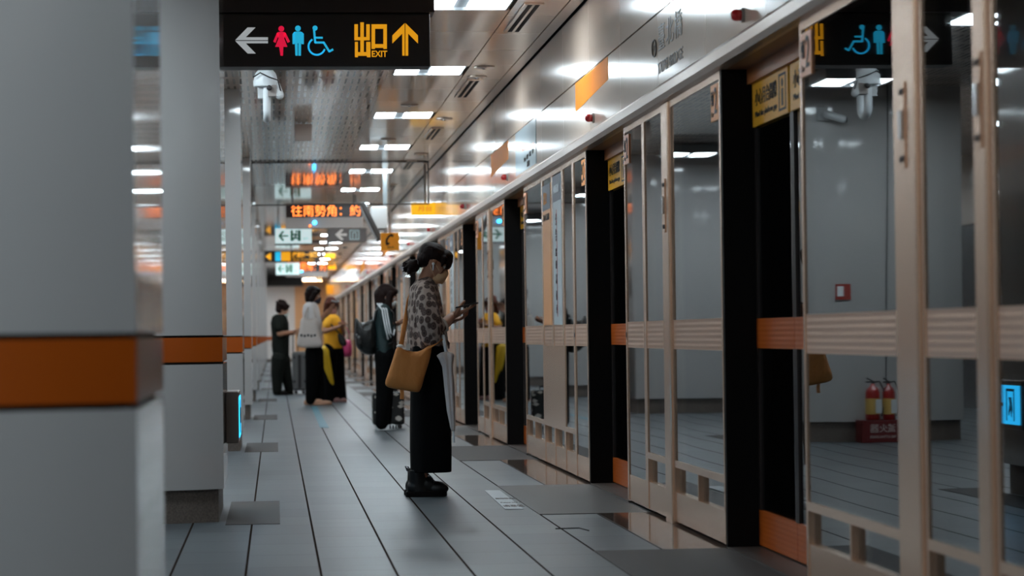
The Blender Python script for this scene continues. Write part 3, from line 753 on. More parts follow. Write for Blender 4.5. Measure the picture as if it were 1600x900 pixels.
# low evacuation sign on the second column's platform face
EY = 5.2 + 8.63
t = thing('evacuation_sign', 'small lit blue evacuation sign low on the second column', 'exit sign', (CX1, EY+.75, .40))
MB().box(.0, .075, 0, .62, 0, .29).build('case', mat('steel_case', (.30, .25, .22), .35, metal=.6), t, bevel=.006)
BLUE = mat('evac_blue', (.0, .3, .5), .3, emit=(.02, .42, .85), es=3.0)
s = MB().box(.075, .079, .03, .59, .03, .26).build('screen', BLUE, t)
b = MB()
for q_ in ([(.50,.145),(.44,.19),(.44,.155),(.34,.155),(.34,.135),(.44,.135),(.44,.10)], [(.28,.05),(.28,.24),(.265,.24),(.265,.05)], [(.14,.05),(.14,.24),(.125,.24),(.125,.05)], [(.28,.24),(.125,.24),(.125,.225),(.28,.225)], [(.23,.19),(.18,.19),(.16,.12),(.18,.07),(.20,.12),(.23,.08),(.24,.10),(.21,.15)]):
    n = len(q_); b.add([(.079, *q) for q in q_] + [(.081, *q) for q in q_], [tuple(range(n)), tuple(range(n, 2*n))[::-1]] + [(i, (i+1)%n, n+(i+1)%n, n+i) for i in range(n)])
b.build('running_figure', mat('evac_ink', (.01, .03, .06), .5), s)
#PEOPLE
# ------------------------------------------------------------------ people
SKIN = mat('skin', (.36, .17, .10), .5, bump=((60, 60, 60), .05, .002))
def hair_mat(name, c):
    m = mat(name, c, .55, spec=.12)
    N, L, b = nodes(m); tc = N.new('ShaderNodeTexCoord'); mp = N.new('ShaderNodeMapping'); mp.inputs['Scale'].default_value = (45, 220, 45)
    nz = N.new('ShaderNodeTexNoise'); nz.inputs['Scale'].default_value = 1; nz.inputs['Detail'].default_value = 3
    bp = N.new('ShaderNodeBump'); bp.inputs['Strength'].default_value = .8; bp.inputs['Distance'].default_value = .006
    L.new(tc.outputs['Object'], mp.inputs[0]); L.new(mp.outputs[0], nz.inputs[0]); L.new(nz.outputs['Fac'], bp.inputs['Height']); L.new(bp.outputs[0], b.inputs['Normal'])
    return m
HAIRD = hair_mat('dark_brown_hair', (.012, .005, .004)); HAIRR = hair_mat('reddish_brown_hair', (.07, .018, .010))
CLOTHB = mat('black_cloth', (.002, .002, .0022), .85, spec=.08, bump=((8, 8, 2.5), .5, .02))
EYEW = mat('eye_white', (.6, .58, .55), .3); EYED = mat('eye_dark', (.01, .006, .005), .2)
PHONE = mat('phone_black', (.012, .012, .014), .2, coat=.5)
TAN = mat('tan_leather', (.45, .24, .15), .6)
WHITES = mat('white_cotton', (.62, .58, .57), .85, bump=((9, 9, 4), .5, .02))
def frame3(f, u): f = V(f).normalized(); u = V(u); u = (u - f*u.dot(f)).normalized(); return Matrix((f, u.cross(f), u)).transposed()   # cols f, s, u
def head_parts(t, o_, c, f, u, k=1., mask=None, hairf=None, hairm=None, b=None):
    """adds head shapes to the body builder b; returns transform"""
    R = frame3(f, u)
    def p(x, y, z): return c + R @ V((x*k, y*k, z*k))
    def r(*a): return tuple(q*k for q in a)
    b.ball(p(-.012, 0, .03), r(.092, .073, .082), R)
    b.ball(p(.03, 0, -.03), r(.062, .060, .078), R)
    b.ball(p(.045, 0, -.082), r(.042, .044, .032), R)
    b.ball(p(.072, 0, -.098), r(.018, .02, .016), R)
    b.cap(p(.088, 0, .004), p(.108, 0, -.032), .008*k, .0125*k)
    b.ball(p(.074, 0, .018), r(.02, .05, .013), R)
    b.ball(p(.088, 0, -.058), r(.014, .024, .007), R); b.ball(p(.085, 0, -.068), r(.014, .021, .007), R)
    for s in (-1, 1):
        b.ball(p(.058, .036*s, -.03), r(.027, .024, .03), R)
        b.ball(p(-.006, .071*s, -.006), r(.018, .009, .031), R @ Matrix.Rotation(.25, 3, 'Y'))
        e = MB().ball(p(.076, .031*s, .0), .0135*k, n=12, m=8).build('eye', EYEW, t, off=o_, smooth=True)
        MB().ball(p(.0835, .032*s, -.002), .0075*k, n=10, m=6).build('iris', EYED, e, off=o_, smooth=True)
        MB().tube([p(.088, .012*s, .02), p(.090, .03*s, .026), p(.080, .05*s, .02)], .0032*k, 6).build('eyebrow', HAIRD, t, off=o_)
    if mask:
        m = MB().ball(p(.066, 0, -.060), r(.050, .056, .050), R).cap(p(.10, 0, -.03), p(.098, 0, -.09), .020*k, .016*k).ball(p(.05, 0, -.09), r(.045, .05, .03), R)
        mk = m.build('face_mask', mask, t, off=o_, voxel=.005*max(1, k), iters=6)
        for s in (-1, 1):
            MB().tube([p(.055, .056*s, -.035), p(.02, .066*s, -.01), p(-.012, .078*s, .018)], .0018*k, 6).tube([p(.045, .056*s, -.085), p(.01, .066*s, -.05), p(-.016, .078*s, -.028)], .0018*k, 6).build('ear_loop', mask, mk, off=o_)
    return p, r, R
def hand(b, wr, d, n, t, k=1., curl=(10, 25, 35), thumb=(.55, .5, .35), spread=0.):
    d = V(d).normalized(); n = V(n); n = (n - d*n.dot(d)).normalized(); t_ = V(t); t_ = (t_ - d*t_.dot(d) - n*t_.dot(n)).normalized()
    R = Matrix((d, t_, n)).transposed()
    b.ball(wr + d*.045*k, (.052*k, .038*k, .016*k), R); b.ball(wr + d*.065*k, (.03*k, .039*k, .013*k), R)
    b.cap(wr - d*.01*k, wr + d*.03*k, .022*k, .024*k)
    for off, ln in ((.030, .070), (.010, .080), (-.011, .074), (-.030, .057)):
        p = wr + d*.082*k + t_*off*k; a = 0
        for i, q in enumerate((.45, .31, .26)):
            a += math.radians(curl[i] + (4 if off < 0 else 0)); v_ = d*math.cos(a) + n*math.sin(a) + t_*off*spread
            e = p + v_*ln*q*k; b.cap(p, e, (.0092-.0008*i)*k, (.0084-.0008*i)*k); p = e
    p = wr + d*.025*k + t_*.028*k; v_ = (d*thumb[0] + t_*thumb[1] + n*thumb[2]).normalized()
    e = p + v_*.045*k; b.cap(p, e, .0135*k, .011*k)
    v2 = (v_ + d*.5 + n*.1 - t_*.45).normalized(); g = e + v2*.030*k; b.cap(e, g, .0105*k, .0095*k)
    v3 = (v2 + d*.2 - t_*.2).normalized(); b.cap(g, g + v3*.022*k, .0095*k, .008*k)
def puff(b, pts, y0, th, steps=(1, .96, .88, .7, .4, .12), p=4, side=V((0, 1, 0))):
    """closed soft shape from an outline (list of Vectors), swelling along side"""
    c = sum(pts, V((0, 0, 0)))/len(pts); rings = []
    for s in reversed(steps): rings.append([c + (q-c)*s - side*(th/2*(1-s**p)**.5) for q in pts])
    for s in steps[1:]: rings.append([c + (q-c)*s + side*(th/2*(1-s**p)**.5) for q in pts])
    b.loft([[q + side*y0 for q in r] for r in rings]); return b
def smooth_outline(P_, n=4):
    out = []
    m = len(P_)
    for i in range(m):
        a, b_, c, d = P_[i-1], P_[i], P_[(i+1) % m], P_[(i+2) % m]
        for k in range(n):
            t = k/n; out.append(.5*((2*b_) + (c-a)*t + (2*a-5*b_+4*c-d)*t*t + (3*b_-a-3*c+d)*t**3))
    return out
def ell_ring(c, rx, ry, n=24): return [c + V((rx*math.cos(2*math.pi*j/n), ry*math.sin(2*math.pi*j/n), 0)) for j in range(n)]

# ---- the woman in the foreground
Y0 = 15.92
def G(px, py, dy=0.): return atY(px, py, Y0) + V((0, dy, 0))
base = atZ(668, 777, 0); base = V((base.x, Y0, 0)); o_ = base
t = thing('person', 'woman in patterned blouse and long black culottes, masked, looking at a phone, foreground', 'person', base)
body = MB(); hc = G(677, 411); f = (math.cos(math.radians(24)), 0, -math.sin(math.radians(24)))
BEIGEM = mat('beige_mask', (.62, .42, .24), .7, bump=((20, 20, 90), .3, .004))
p, r, R = head_parts(t, o_, hc, f, (0, 0, 1), .97, BEIGEM, b=body)
body.limb([G(672, 424), G(663, 447)], [.050, .058])
body.stack([(G(664, 450).x, Y0, G(664, 448).z, .055, .06), (G(664, 450).x, Y0, G(664, 462).z, .085, .155), (G(664, 450).x, Y0, G(664, 500).z, .095, .15), (G(665, 450).x, Y0, G(664, 560).z, .10, .15), (G(665, 450).x, Y0, G(664, 590).z, .11, .16)])
for s in (-1, 1):
    body.limb([G(663, 462, .15*s), G(674, 518, (.23 if s < 0 else .20)*s)], [.042, .040])
    body.limb([G(670, 585, .09*s), G(668, 665, .09*s), G(655, 752, .085*s)], [.085, .06, .042])
body.limb([G(674, 518, -.23), G(690, 507, -.18), G(704, 495, -.09)], [.042, .036, .026])
body.limb([G(674, 518, .20), G(690, 512, .13), G(703, 502, .03)], [.042, .034, .025])
hand(body, G(704, 494, -.085), (.93, .10, .36), (-.35, .1, .93), (0, -1, .1), 1.02, (2, 6, 8), (.75, .35, .62))
hand(body, G(703, 501, .02), (.90, -.30, .18), (-.2, -.1, .97), (.2, 1, .2), .98, (22, 40, 35), (.6, .5, .4))
body.build('body', SKIN, t, off=o_, voxel=.0042, iters=3)
# hair
h = MB()
h.ball(p(-.020, 0, .052), r(.100, .084, .078), R)
h.ball(p(-.055, 0, .010), r(.060, .074, .062), R)
h.ball(p(.055, 0, .075), r(.052, .070, .040), R)
h.ball(p(.082, 0, .048), r(.032, .062, .040), R); h.ball(p(.096, 0, .026), r(.020, .055, .030), R); h.ball(p(.05, 0, .05), r(.045, .074, .045), R)
for s in (-1, 1): h.cap(p(.05, .066*s, .055), p(.055, .064*s, .0), .018, .007)
h.cap(G(668, 408), G(657, 413), .050, .022)
ho = h.build('hair', HAIRD, t, off=o_, voxel=.005, iters=3)
h = MB().ball(G(645, 416), (.045, .045, .042))
rnd = random.Random(3)
for k in range(26):
    a = rnd.uniform(0, 6.28); q = rnd.uniform(.2, 1); rr = rnd.uniform(.012, .02)
    h.ball(G(642 + 11*q*math.cos(a), 417 + 10*q*math.sin(a), rnd.uniform(-.03, .03)), rr, n=8, m=6)
for k in range(7): h.cap(G(640, 415, rnd.uniform(-.02, .02)), G(629+rnd.uniform(-1, 3), 417 + rnd.uniform(-8, 8), rnd.uniform(-.02, .02)), .012, .004)
h.build('ponytail', HAIRD, ho, off=o_, voxel=.004, iters=1)
MB().tube([G(655+3*math.sin(a_), 411 - 6*math.cos(a_), .025*math.sin(a_)) for a_ in [k*math.pi/6 for k in range(13)]], .006, 8).build('hair_tie', mat('grey_tie', (.25, .22, .22), .7), t, off=o_)
h = MB().tube([p(.075, -.060, .05), p(.083, -.064, .0), p(.065, -.066, -.05)], [.004, .0035, .0015], 6).build('hair_strand', HAIRD, ho, off=o_)
# earphone
MB().ball(p(-.002, -.082, -.008), .009).cap(p(0, -.084, -.012), p(.012, -.082, -.045), .0045, .004).build('earphone', WHITEP, t, off=o_, smooth=True)
# blouse
BL_ = mat('patterned_blouse', (.4, .33, .28), .85, bump=((11, 11, 5), .9, .03))
N, L, b = nodes(BL_)
tc = N.new('ShaderNodeTexCoord'); vn = N.new('ShaderNodeTexVoronoi'); vn.inputs['Scale'].default_value = 25; vn.inputs['Randomness'].default_value = .6
mp = N.new('ShaderNodeMapping'); mp.inputs['Scale'].default_value = (1.1, 1, .85); L.new(tc.outputs['Object'], mp.inputs[0]); L.new(mp.outputs[0], vn.inputs['Vector'])
nz = N.new('ShaderNodeTexNoise'); nz.inputs['Scale'].default_value = 130; L.new(tc.outputs['Object'], nz.inputs[0])
dd = math_(N, L, 'ADD', vn.outputs['Distance'], math_(N, L, 'MULTIPLY', math_(N, L, 'SUBTRACT', nz.outputs['Fac'], .5), .12))
rr_ = N.new('ShaderNodeValToRGB'); e = rr_.color_ramp.elements
e[0].position = 0; e[0].color = (.03, .016, .014, 1); e[1].position = .60; e[1].color = (.33, .255, .22, 1)
for ps, cl in ((.20, (.045, .026, .022, 1)), (.27, (.12, .08, .066, 1)), (.34, (.06, .034, .028, 1)), (.47, (.065, .038, .032, 1)), (.55, (.26, .20, .17, 1))):
    k_ = e.new(ps); k_.color = cl
L.new(dd, rr_.inputs[0]); L.new(rr_.outputs[0], b.inputs['Base Color'])
s_ = MB(); rings = []
for (y, xl, xr, ry, sk) in ((434, 651, 673, .065, 0), (441, 645, 678, .11, 0), (449, 641, 684, .17, 0), (462, 639, 688, .195, 0), (485, 637, 693, .185, 0), (510, 637, 696, .18, 0), (530, 636, 699, .19, 0), (545, 637, 697, .185, 0), (556, 640, 694, .165, 0)):
    a = G(xl, y); c = G(xr, y); rg = []
    for j in range(40):
        an = 2*math.pi*j/40; q = 1 + (.035*math.sin(7*an + y*.05) if y > 480 else 0)
        rg.append(V(((a.x+c.x)/2 + (c.x-a.x)/2*q*math.cos(an), Y0 + ry*q*math.sin(an), a.z + .012*math.cos(an)*(1 if y < 445 else 0))))
    rings.append(rg)
s_.loft(rings)
for s in (-1, 1):
    s_.limb([G(661, 455, .11*s), G(662, 462, .15*s), G(664, 480, .205*s), G(667, 505, .245*s), G(669, 524, .25*s)], [.062, .066, .070, .080, .072])
    s_.limb([G(672, 512, .235*s), G(684, 508, .205*s)], [.062, .048])
s_.tube([G(664, 436, -.07), G(676, 446, -.055), G(681, 460, -.01)], [.012, .014, .01], 8)
s_.tube([G(664, 436, .07), G(676, 446, .055), G(681, 460, .01)], [.012, .014, .01], 8)
sh = s_.build('blouse', BL_, t, off=o_, voxel=.006, iters=3)
c0 = G(688, 506, -.19)
ax = V((.78, .35, .5)).normalized(); q1 = ax.orthogonal().normalized(); q2 = ax.cross(q1)
MB().tube([c0 + q1*.050*math.cos(a_) + q2*.050*math.sin(a_) for a_ in [k*math.pi/10 for k in range(21)]], .008, 8).build('blouse_cuff', mat('pale_cuff', (.5, .42, .36), .8), sh, off=o_)
b_ = MB()
for k in range(5):
    b_.tube([G(694+k*.8, 530, -.05+.02*k), G(698+k, 537, -.05+.02*k), G(700+k*.6, 543+k % 2*2, -.05+.02*k)], [.008, .006, .003], 6)
b_.build('tied_hem', BL_, sh, off=o_)
# culottes
s_ = MB()
for s in (-1, 1):
    rings = []
    for (y, xl, xr, ry) in ((540, 643, 692, .10), (560, 642, 697, .115), (590, 642, 700, .115), (620, 642, 703, .115), (660, 641, 704, .115), (700, 641, 705, .12), (737, 642, 705, .125)):
        a = G(xl, y); c = G(xr, y); rg = []
        for j in range(36):
            an = 2*math.pi*j/36; q = 1 + .03*math.sin(5*an + s)*max(0, (y-560)/180)
            rg.append(V(((a.x+c.x)/2 + (c.x-a.x)/2*q*math.cos(an), Y0 + s*.085 + ry*q*math.sin(an), a.z)))
        rings.append(rg)
    s_.loft(rings)
s_.build('culottes', CLOTHB, t, off=o_, voxel=.008, iters=1)
# boots
LEATH = mat('black_leather', (.005, .0045, .0045), .42, spec=.3); LACE = mat('lace', (.05, .045, .045), .7)
for s in (-1, 1):
    y_ = .095*s; zz = lambda q: q
    def Q(px, z, dy=0): return V((G(px, 777).x, Y0 + y_ + dy, z))
    bt = MB()
    bt.stack([(Q(652, 0).x, Y0+y_, .165, .056, .046), (Q(652, 0).x, Y0+y_, .13, .054, .044), (Q(652, 0).x, Y0+y_, .08, .056, .042), (Q(655, 0).x, Y0+y_, .03, .070, .044)])
    bt.ball(Q(648, .055), (.055, .042, .055)); bt.ball(Q(683, .048), (.068, .046, .038)); bt.ball(Q(668, .075), (.055, .038, .045), Matrix.Rotation(.5, 3, 'Y'))
    o = bt.build('boot', LEATH, t, off=o_, voxel=.005, iters=4)
    out = [V((x, y, 0)) for x, y in ((-.085, 0), (-.078, .035), (-.03, .040), (.03, .046), (.10, .048), (.15, .036), (.172, 0), (.15, -.036), (.10, -.048), (.03, -.046), (-.03, -.040), (-.078, -.035))]
    out = smooth_outline(out, 3); cx = Q(654, 0)
    MB().loft([[cx + q*.96 + V((0, 0, z)) for q in out] if z in (0, .034) else [cx + q + V((0, 0, z)) for q in out] for z in (0, .005, .03, .034)]).build('sole', BLACK, o, off=o_)
    lc = MB()
    for k in range(5):
        px = 668 + k*3.2; z = .135 - k*.018; lc.tube([Q(px-2, z, -.03), Q(px, z+.008, -.012), Q(px-1, z+.006, .012), Q(px-2, z, .03)], .0028, 6)
    lc.tube([Q(668, .14, -.02), Q(674, .115, -.035), Q(677, .09, -.03)], .0028, 6)
    lc.build('lace', LACE, o, off=o_)
    MB().tube([Q(638, .15), Q(635, .18), Q(640, .175), Q(640, .15)], .004, 6).build('pull_loop', LACE, o, off=o_)
# phone in her hand
pc = G(727, 477.5, -.095); dv = (G(745, 473) - G(709, 481)).normalized(); pt = thing('smartphone', 'dark smartphone in the hand of the foreground woman', 'phone', pc)
R2 = Matrix((dv, V((0, 1, 0)), dv.cross(V((0, 1, 0))))).transposed()
b = MB().box(-.074, .074, -.036, .036, -.0045, .0045).xf(R2.to_4x4()); b.build('phone_case', PHONE, pt, bevel=.003)
b = MB().box(-.069, .069, -.033, .033, .0046, .0052).xf(R2.to_4x4()); b.build('screen', mat('phone_screen', (.02, .02, .025), .1), pt)
# shoulder bag
bag = thing('shoulder_bag', 'tan canvas shoulder bag with small white label hanging behind the foreground woman', 'bag', G(636, 612, -.27)); o_ = bag.location.copy()
BAGM = mat('tan_canvas', (.52, .19, .04), .75, bump=((9, 9, 6), .9, .03))
out = [G(*q) for q in ((618, 541), (632, 547), (648, 549), (662, 543), (670, 540), (668, 558), (660, 585), (653, 608), (645, 611), (625, 608), (604, 604), (599, 597), (603, 583), (610, 562))]
b = puff(MB(), smooth_outline(out, 3), -.275, .10); b.build('bag_body', BAGM, bag, off=o_, smooth=True)
MB().tube([G(623, 545, -.22), G(627, 527, -.14), G(631.5, 508, -.06), G(635.5, 490, .02), G(639, 470, .07), G(646, 450, .10), G(660, 443, .12), G(677, 452, .13), G(692, 480, .13)], .0035, 8, flat=((1, 1, .4), 4.5)).build('strap', BAGM, bag, off=o_, smooth=True)
b = MB().tube([G(662, 545, -.30), G(676, 536, -.275), G(688, 528, -.24)], .004, 8, flat=((0, 1, .5), 5)); b.build('side_strap', BAGM, bag, off=o_, smooth=True)
MB().tube([G(624, 604, -.275), G(625, 614, -.275), G(624.5, 622, -.275)], .004, 8, flat=((1, 0, 0), 3)).build('strap_tail', BAGM, bag, off=o_)
MB().box(G(624, 0).x, G(630, 0).x, Y0-.328, Y0-.318, G(0, 555).z, G(0, 545.5).z).xf(Matrix.Identity(4)).build('white_label', mat('label_white', (.55, .5, .45), .7), bag, off=o_)
MB().ball(G(622, 541, -.27), (.025, .03, .014)).ball(G(628, 545, -.27), (.028, .03, .012)).build('lining', mat('pale_lining', (.6, .55, .5), .8), bag, off=o_, voxel=.005)
# umbrella hanging at her front side
um = thing('folded_umbrella', 'folded pale grey umbrella hanging from the foreground woman beside the culottes', 'umbrella', G(697, 620, -.25)); o_ = um.location.copy()
UMB = mat('frosted_umbrella', (.56, .50, .48), .45, bump=((9, 9, 3), .5, .02))
rings = []
for (x, y, rr) in ((693.5, 549, .012), (693, 553, .034), (692, 556, .047), (693.5, 562, .038), (695, 572, .028), (697.5, 600, .027), (700.5, 640, .022), (703, 666, .013), (704, 671, .009)):
    c = G(x, y, -.26); rings.append([c + V((rr*(1+.22*math.cos(6*a_ + y*.02))*math.cos(a_), rr*(1+.22*math.cos(6*a_+y*.02))*math.sin(a_), .010*math.cos(6*a_) if 551 < y < 560 else 0)) for a_ in [2*math.pi*j/36 for j in range(36)]])
MB().loft(rings).build('canopy', UMB, um, off=o_, smooth=True)
MB().tube([G(704, 670, -.26), G(705, 689, -.26)], .006, 8).build('tip', WHITEP, um, off=o_)
MB().tube([G(688, 524, -.24), G(690, 535, -.26), G(693, 551, -.26)], .011, 10).build('handle', WHITEP, um, off=o_, smooth=True)

# ---- generic smaller figures, traced at their own distance
def figure(label, Y, foot, headpx, pitch, yaw, k, mask, hair_fn, hairm, torso, topm, sleeves, arms, hands_, legs, legm, shoes, shoem, vox=.009, topname='shirt', halfw=.18, neckpx=None, skin_legs=False):
    def g(px, py, dy=0.): return atY(px, py, Y) + V((0, dy, 0))
    base = V((g(*foot).x, Y, 0)); o_ = base
    t = thing('person', label, 'person', base)
    b = MB(); ya = math.radians(yaw); pa = math.radians(pitch)
    f = V((math.cos(ya)*math.cos(pa), math.sin(ya)*math.cos(pa), -math.sin(pa)))
    hc = g(*headpx)
    p, r, R = head_parts(t, o_, hc, f, (0, 0, 1), k, mask, b=b)
    nk = g(*neckpx); b.limb([hc + V((-.015, 0, -.06)), nk], [.048, .055])
    rings = []
    for (y, xl, xr, ry) in torso:
        a = g(xl, y); c = g(xr, y)
        rings.append(((a.x+c.x)/2, Y, a.z, (c.x-a.x)/2*.85, ry*.85))
    b.stack(rings)
    for pts, rr in arms: b.limb([g(*q) for q in pts], rr)
    for (wx, wy, dy, d, n, tt) in hands_: hand(b, g(wx, wy, dy), d, n, tt, 1.0, (12, 25, 30))
    for pts, rr in legs: b.limb([g(*q) for q in pts], [q*.6 for q in rr])
    b.build('body', SKIN, t, off=o_, voxel=.006, iters=2)
    h = MB(); hair_fn(h, p, r, R, g); h.build('hair', hairm, t, off=o_, voxel=.007, iters=3)
    s_ = MB(); rings = []
    for (y, xl, xr, ry) in torso:
        a = g(xl, y); c = g(xr, y); rg = []
        for j in range(36):
            an = 2*math.pi*j/36; q = 1 + .03*math.sin(6*an + y*.1); rg.append(V(((a.x+c.x)/2 + (c.x-a.x)/2*q*math.cos(an), Y + ry*q*math.sin(an), a.z)))
        rings.append(rg)
    s_.loft(rings)
    for pts, rr in sleeves: s_.limb([g(*q) for q in pts], rr)
    top = s_.build(topname, topm, t, off=o_, voxel=vox, iters=3)
    s_ = MB()
    for pts, rr in legs: s_.limb([g(*q) for q in pts[:-1]] + [g(*pts[-1])], rr)
    y0_, xl, xr, ry = torso[-1]; yq = y0_ - 6
    a = g(xl+1.5, yq); c = g(xr-1.5, yq); zl = g(0, y0_ + 14).z
    s_.stack([((a.x+c.x)/2, Y, a.z, (c.x-a.x)/2*.93, ry*.93), ((a.x+c.x)/2, Y, zl, (c.x-a.x)/2*.93, ry*.9)])
    s_.build('trousers', legm, t, off=o_, voxel=vox, iters=2)
    for (hx, tx, dy) in shoes:
        a = V((g(hx, foot[1]).x, Y+dy, 0)); c = V((g(tx, foot[1]).x, Y+dy, 0)); ln = c.x - a.x
        q = MB().ball(a + V((ln*.28, 0, .045)), (abs(ln)*.30, .038, .045)).ball(a + V((ln*.65, 0, .034)), (abs(ln)*.36, .042, .032)).stack([(a.x+ln*.5, a.y, .002, abs(ln)*.48, .042), (a.x+ln*.5, a.y, .022, abs(ln)*.49, .043)])
        so = q.build('shoe', shoem, t, off=o_, voxel=.006, iters=3)
    return t, g, p, o_, top, so
def phone_at(label, c, d=(1, 0, .3)):
    t = thing('smartphone', label, 'phone', c); d = V(d).normalized(); s = V((0, 1, 0)); s = (s - d*s.dot(d)).normalized()
    R2 = Matrix((d, s, d.cross(s))).transposed().to_4x4()
    MB().box(-.072, .072, -.035, .035, -.0045, .0045).xf(R2).build('phone_case', PHONE, t, bevel=.003)
    MB().box(-.067, .067, -.032, .032, .0046, .0052).xf(R2).build('screen', MT['phone_screen'], t)
    return t
UPF = (-.2, 0, 1)
# woman with the backpack
def hf(h, p, r, R, g):
    h.ball(p(-.022, 0, .045), r(.105, .088, .085), R); h.ball(p(.045, 0, .075), r(.05, .072, .04), R)
    h.limb([p(-.06, 0, 0), g(596, 482), g(601, 500)], [.085, .07, .055])
    for s in (-1, 1): h.limb([p(.02, .07*s, .03), p(.035, .072*s, -.06), g(608, 492, .07*s), g(605, 516, .07*s)], [.04, .038, .035, .022])
GREEN = mat('dark_green_jacket', (.006, .022, .024), .6, bump=((7, 7, 4), .5, .02))
t, g, p, o_, top, so = figure('woman in dark green track jacket with white sleeve stripes, wearing a backpack', 26.9, (605, 672), (605, 463), 22, 0, 1., mat('white_mask', (.5, .52, .52), .7), hf, HAIRD,
    [(474, 594, 609, .07), (479, 588, 611, .15), (488, 585, 614, .19), (510, 584, 617, .18), (530, 584, 616, .18), (553, 585, 616, .18)], GREEN,
    [([(600, 484, -.17), (603, 508, -.21), (605, 522, -.20)], [.06, .058, .052]), ([(605, 521, -.20), (612, 511, -.12)], [.05, .036]),
     ([(600, 484, .17), (603, 508, .21), (605, 522, .20)], [.06, .058, .052]), ([(605, 521, .20), (612, 511, .10)], [.05, .036])],
    [([(600, 486, -.17), (605, 521, -.2), (614, 508, -.09)], [.045, .038, .026]), ([(600, 486, .17), (605, 521, .2), (614, 508, .06)], [.045, .038, .026])],
    [(614, 507, -.08, (.95, .15, .2), UPF, (0, -1, 0)), (614, 508, .05, (.95, -.2, .15), UPF, (0, 1, 0))],
    [([(602, 556, -.08), (599, 610, -.09), (596, 662, -.09)], [.115, .085, .07]), ([(602, 556, .08), (603, 610, .09), (602, 660, .09)], [.115, .085, .07])],
    CLOTHB, [(586, 620, -.09), (588, 622, .10)], mat('white_shoe', (.62, .64, .66), .5), neckpx=(600, 482), topname='jacket')
st = MB()
for k in (-1, 0, 1):
    st.tube([g(592 + 0, 479, -.12) + V((.022*k, 0, .03)), g(599, 484, -.245) + V((.024*k, -.002, .0)), g(603, 508, -.272) + V((.024*k, 0, 0)), g(606, 521, -.256) + V((.022*k, 0, -.02*0)), g(609, 527, -.23) + V((.03*k, 0, .02*k)), g(613, 512, -.165) + V((.015*k, 0, -.02*k))], .008, 6)
st.build('sleeve_stripe', mat('stripe_white', (.6, .62, .64), .6), top, off=o_)
for k in range(3): MB().box(g(600+k*4.5, 0).x, g(602.2+k*4.5, 0).x, 26.9-.137, 26.9-.128, .02, .06).build('side_stripe', INK, so, off=o_)
phone_at('dark smartphone held by the woman with the backpack', g(624, 503.5, -.05), (1, 0, .15))
bp_ = thing('backpack', 'black crinkled backpack on the back of the woman in the track jacket', 'backpack', g(575, 555)); o_ = bp_.location.copy()
BPM = mat('black_nylon', (.006, .006, .006), .42, bump=((9, 9, 9), .9, .03))
out = [g(*q) for q in ((556, 496), (562, 503), (572, 503), (584, 499), (589, 515), (590, 535), (587, 552), (575, 555), (563, 549), (557, 535), (554, 518))]
puff(MB(), smooth_outline(out, 3), 0, .34, p=3).build('pack_body', BPM, bp_, off=o_, voxel=.009, iters=1)
puff(MB(), smooth_outline([g(*q) for q in ((556, 520), (566, 524), (568, 545), (560, 546), (555, 535))], 3), -.03, .26).build('front_pocket', BPM, bp_, off=o_, smooth=True)
for s in (-1, 1): MB().tube([g(587, 545, .12*s), g(612, 535, .17*s), g(617, 510, .15*s), g(613, 488, .12*s), g(600, 478, .11*s), g(587, 486, .11*s), g(585, 502, .10*s)], .008, 8, flat=((0, 1, 0), 2.5)).build('shoulder_strap', BPM, bp_, off=o_, smooth=True)
MB().tube([g(581, 500, -.03), g(582, 495, -.03), g(582, 495, .03), g(581, 500, .03)], .006, 6).build('top_loop', BPM, bp_, off=o_)
# patterned suitcase behind her
PAT = mat('black_white_pattern', (.01, .01, .01), .5)
N, L, b = nodes(PAT); tc = N.new('ShaderNodeTexCoord'); vn = N.new('ShaderNodeTexVoronoi'); vn.inputs['Scale'].default_value = 1; vn.distance = 'MINKOWSKI'; vn.inputs['Exponent'].default_value = 1.2
mp = N.new('ShaderNodeMapping'); mp.inputs['Scale'].default_value = (10, 10, 17); L.new(tc.outputs['Object'], mp.inputs[0]); L.new(mp.outputs[0], vn.inputs[0])
L.new(mixc(N, L, math_(N, L, 'LESS_THAN', vn.outputs['Distance'], .47), (.010, .010, .010), (.48, .45, .41)), b.inputs['Base Color'])
c0 = atY(582, 671, 27.5); c1 = atY(631, 612, 27.5)
t = thing('patterned_suitcase', 'black suitcase with white blotch pattern behind the legs of the backpack woman', 'suitcase', ((c0.x+c1.x)/2, 27.5, 0)); w2 = (c1.x-c0.x)/2
MB().box(-w2, w2, -.11, .11, .04, c1.z).build('shell', PAT, t, bevel=.03)
for x in (-1, 1):
    for y in (-1, 1): MB().tube([(x*(w2-.05), y*.08-.012, .022), (x*(w2-.05), y*.08+.012, .022)], .022, 12).build('wheel', INK, t)
MB().tube([(-.08, 0, c1.z-.01), (-.08, 0, c1.z+.035), (.08, 0, c1.z+.035), (.08, 0, c1.z-.01)], .01, 8).build('carry_handle', INK, t)
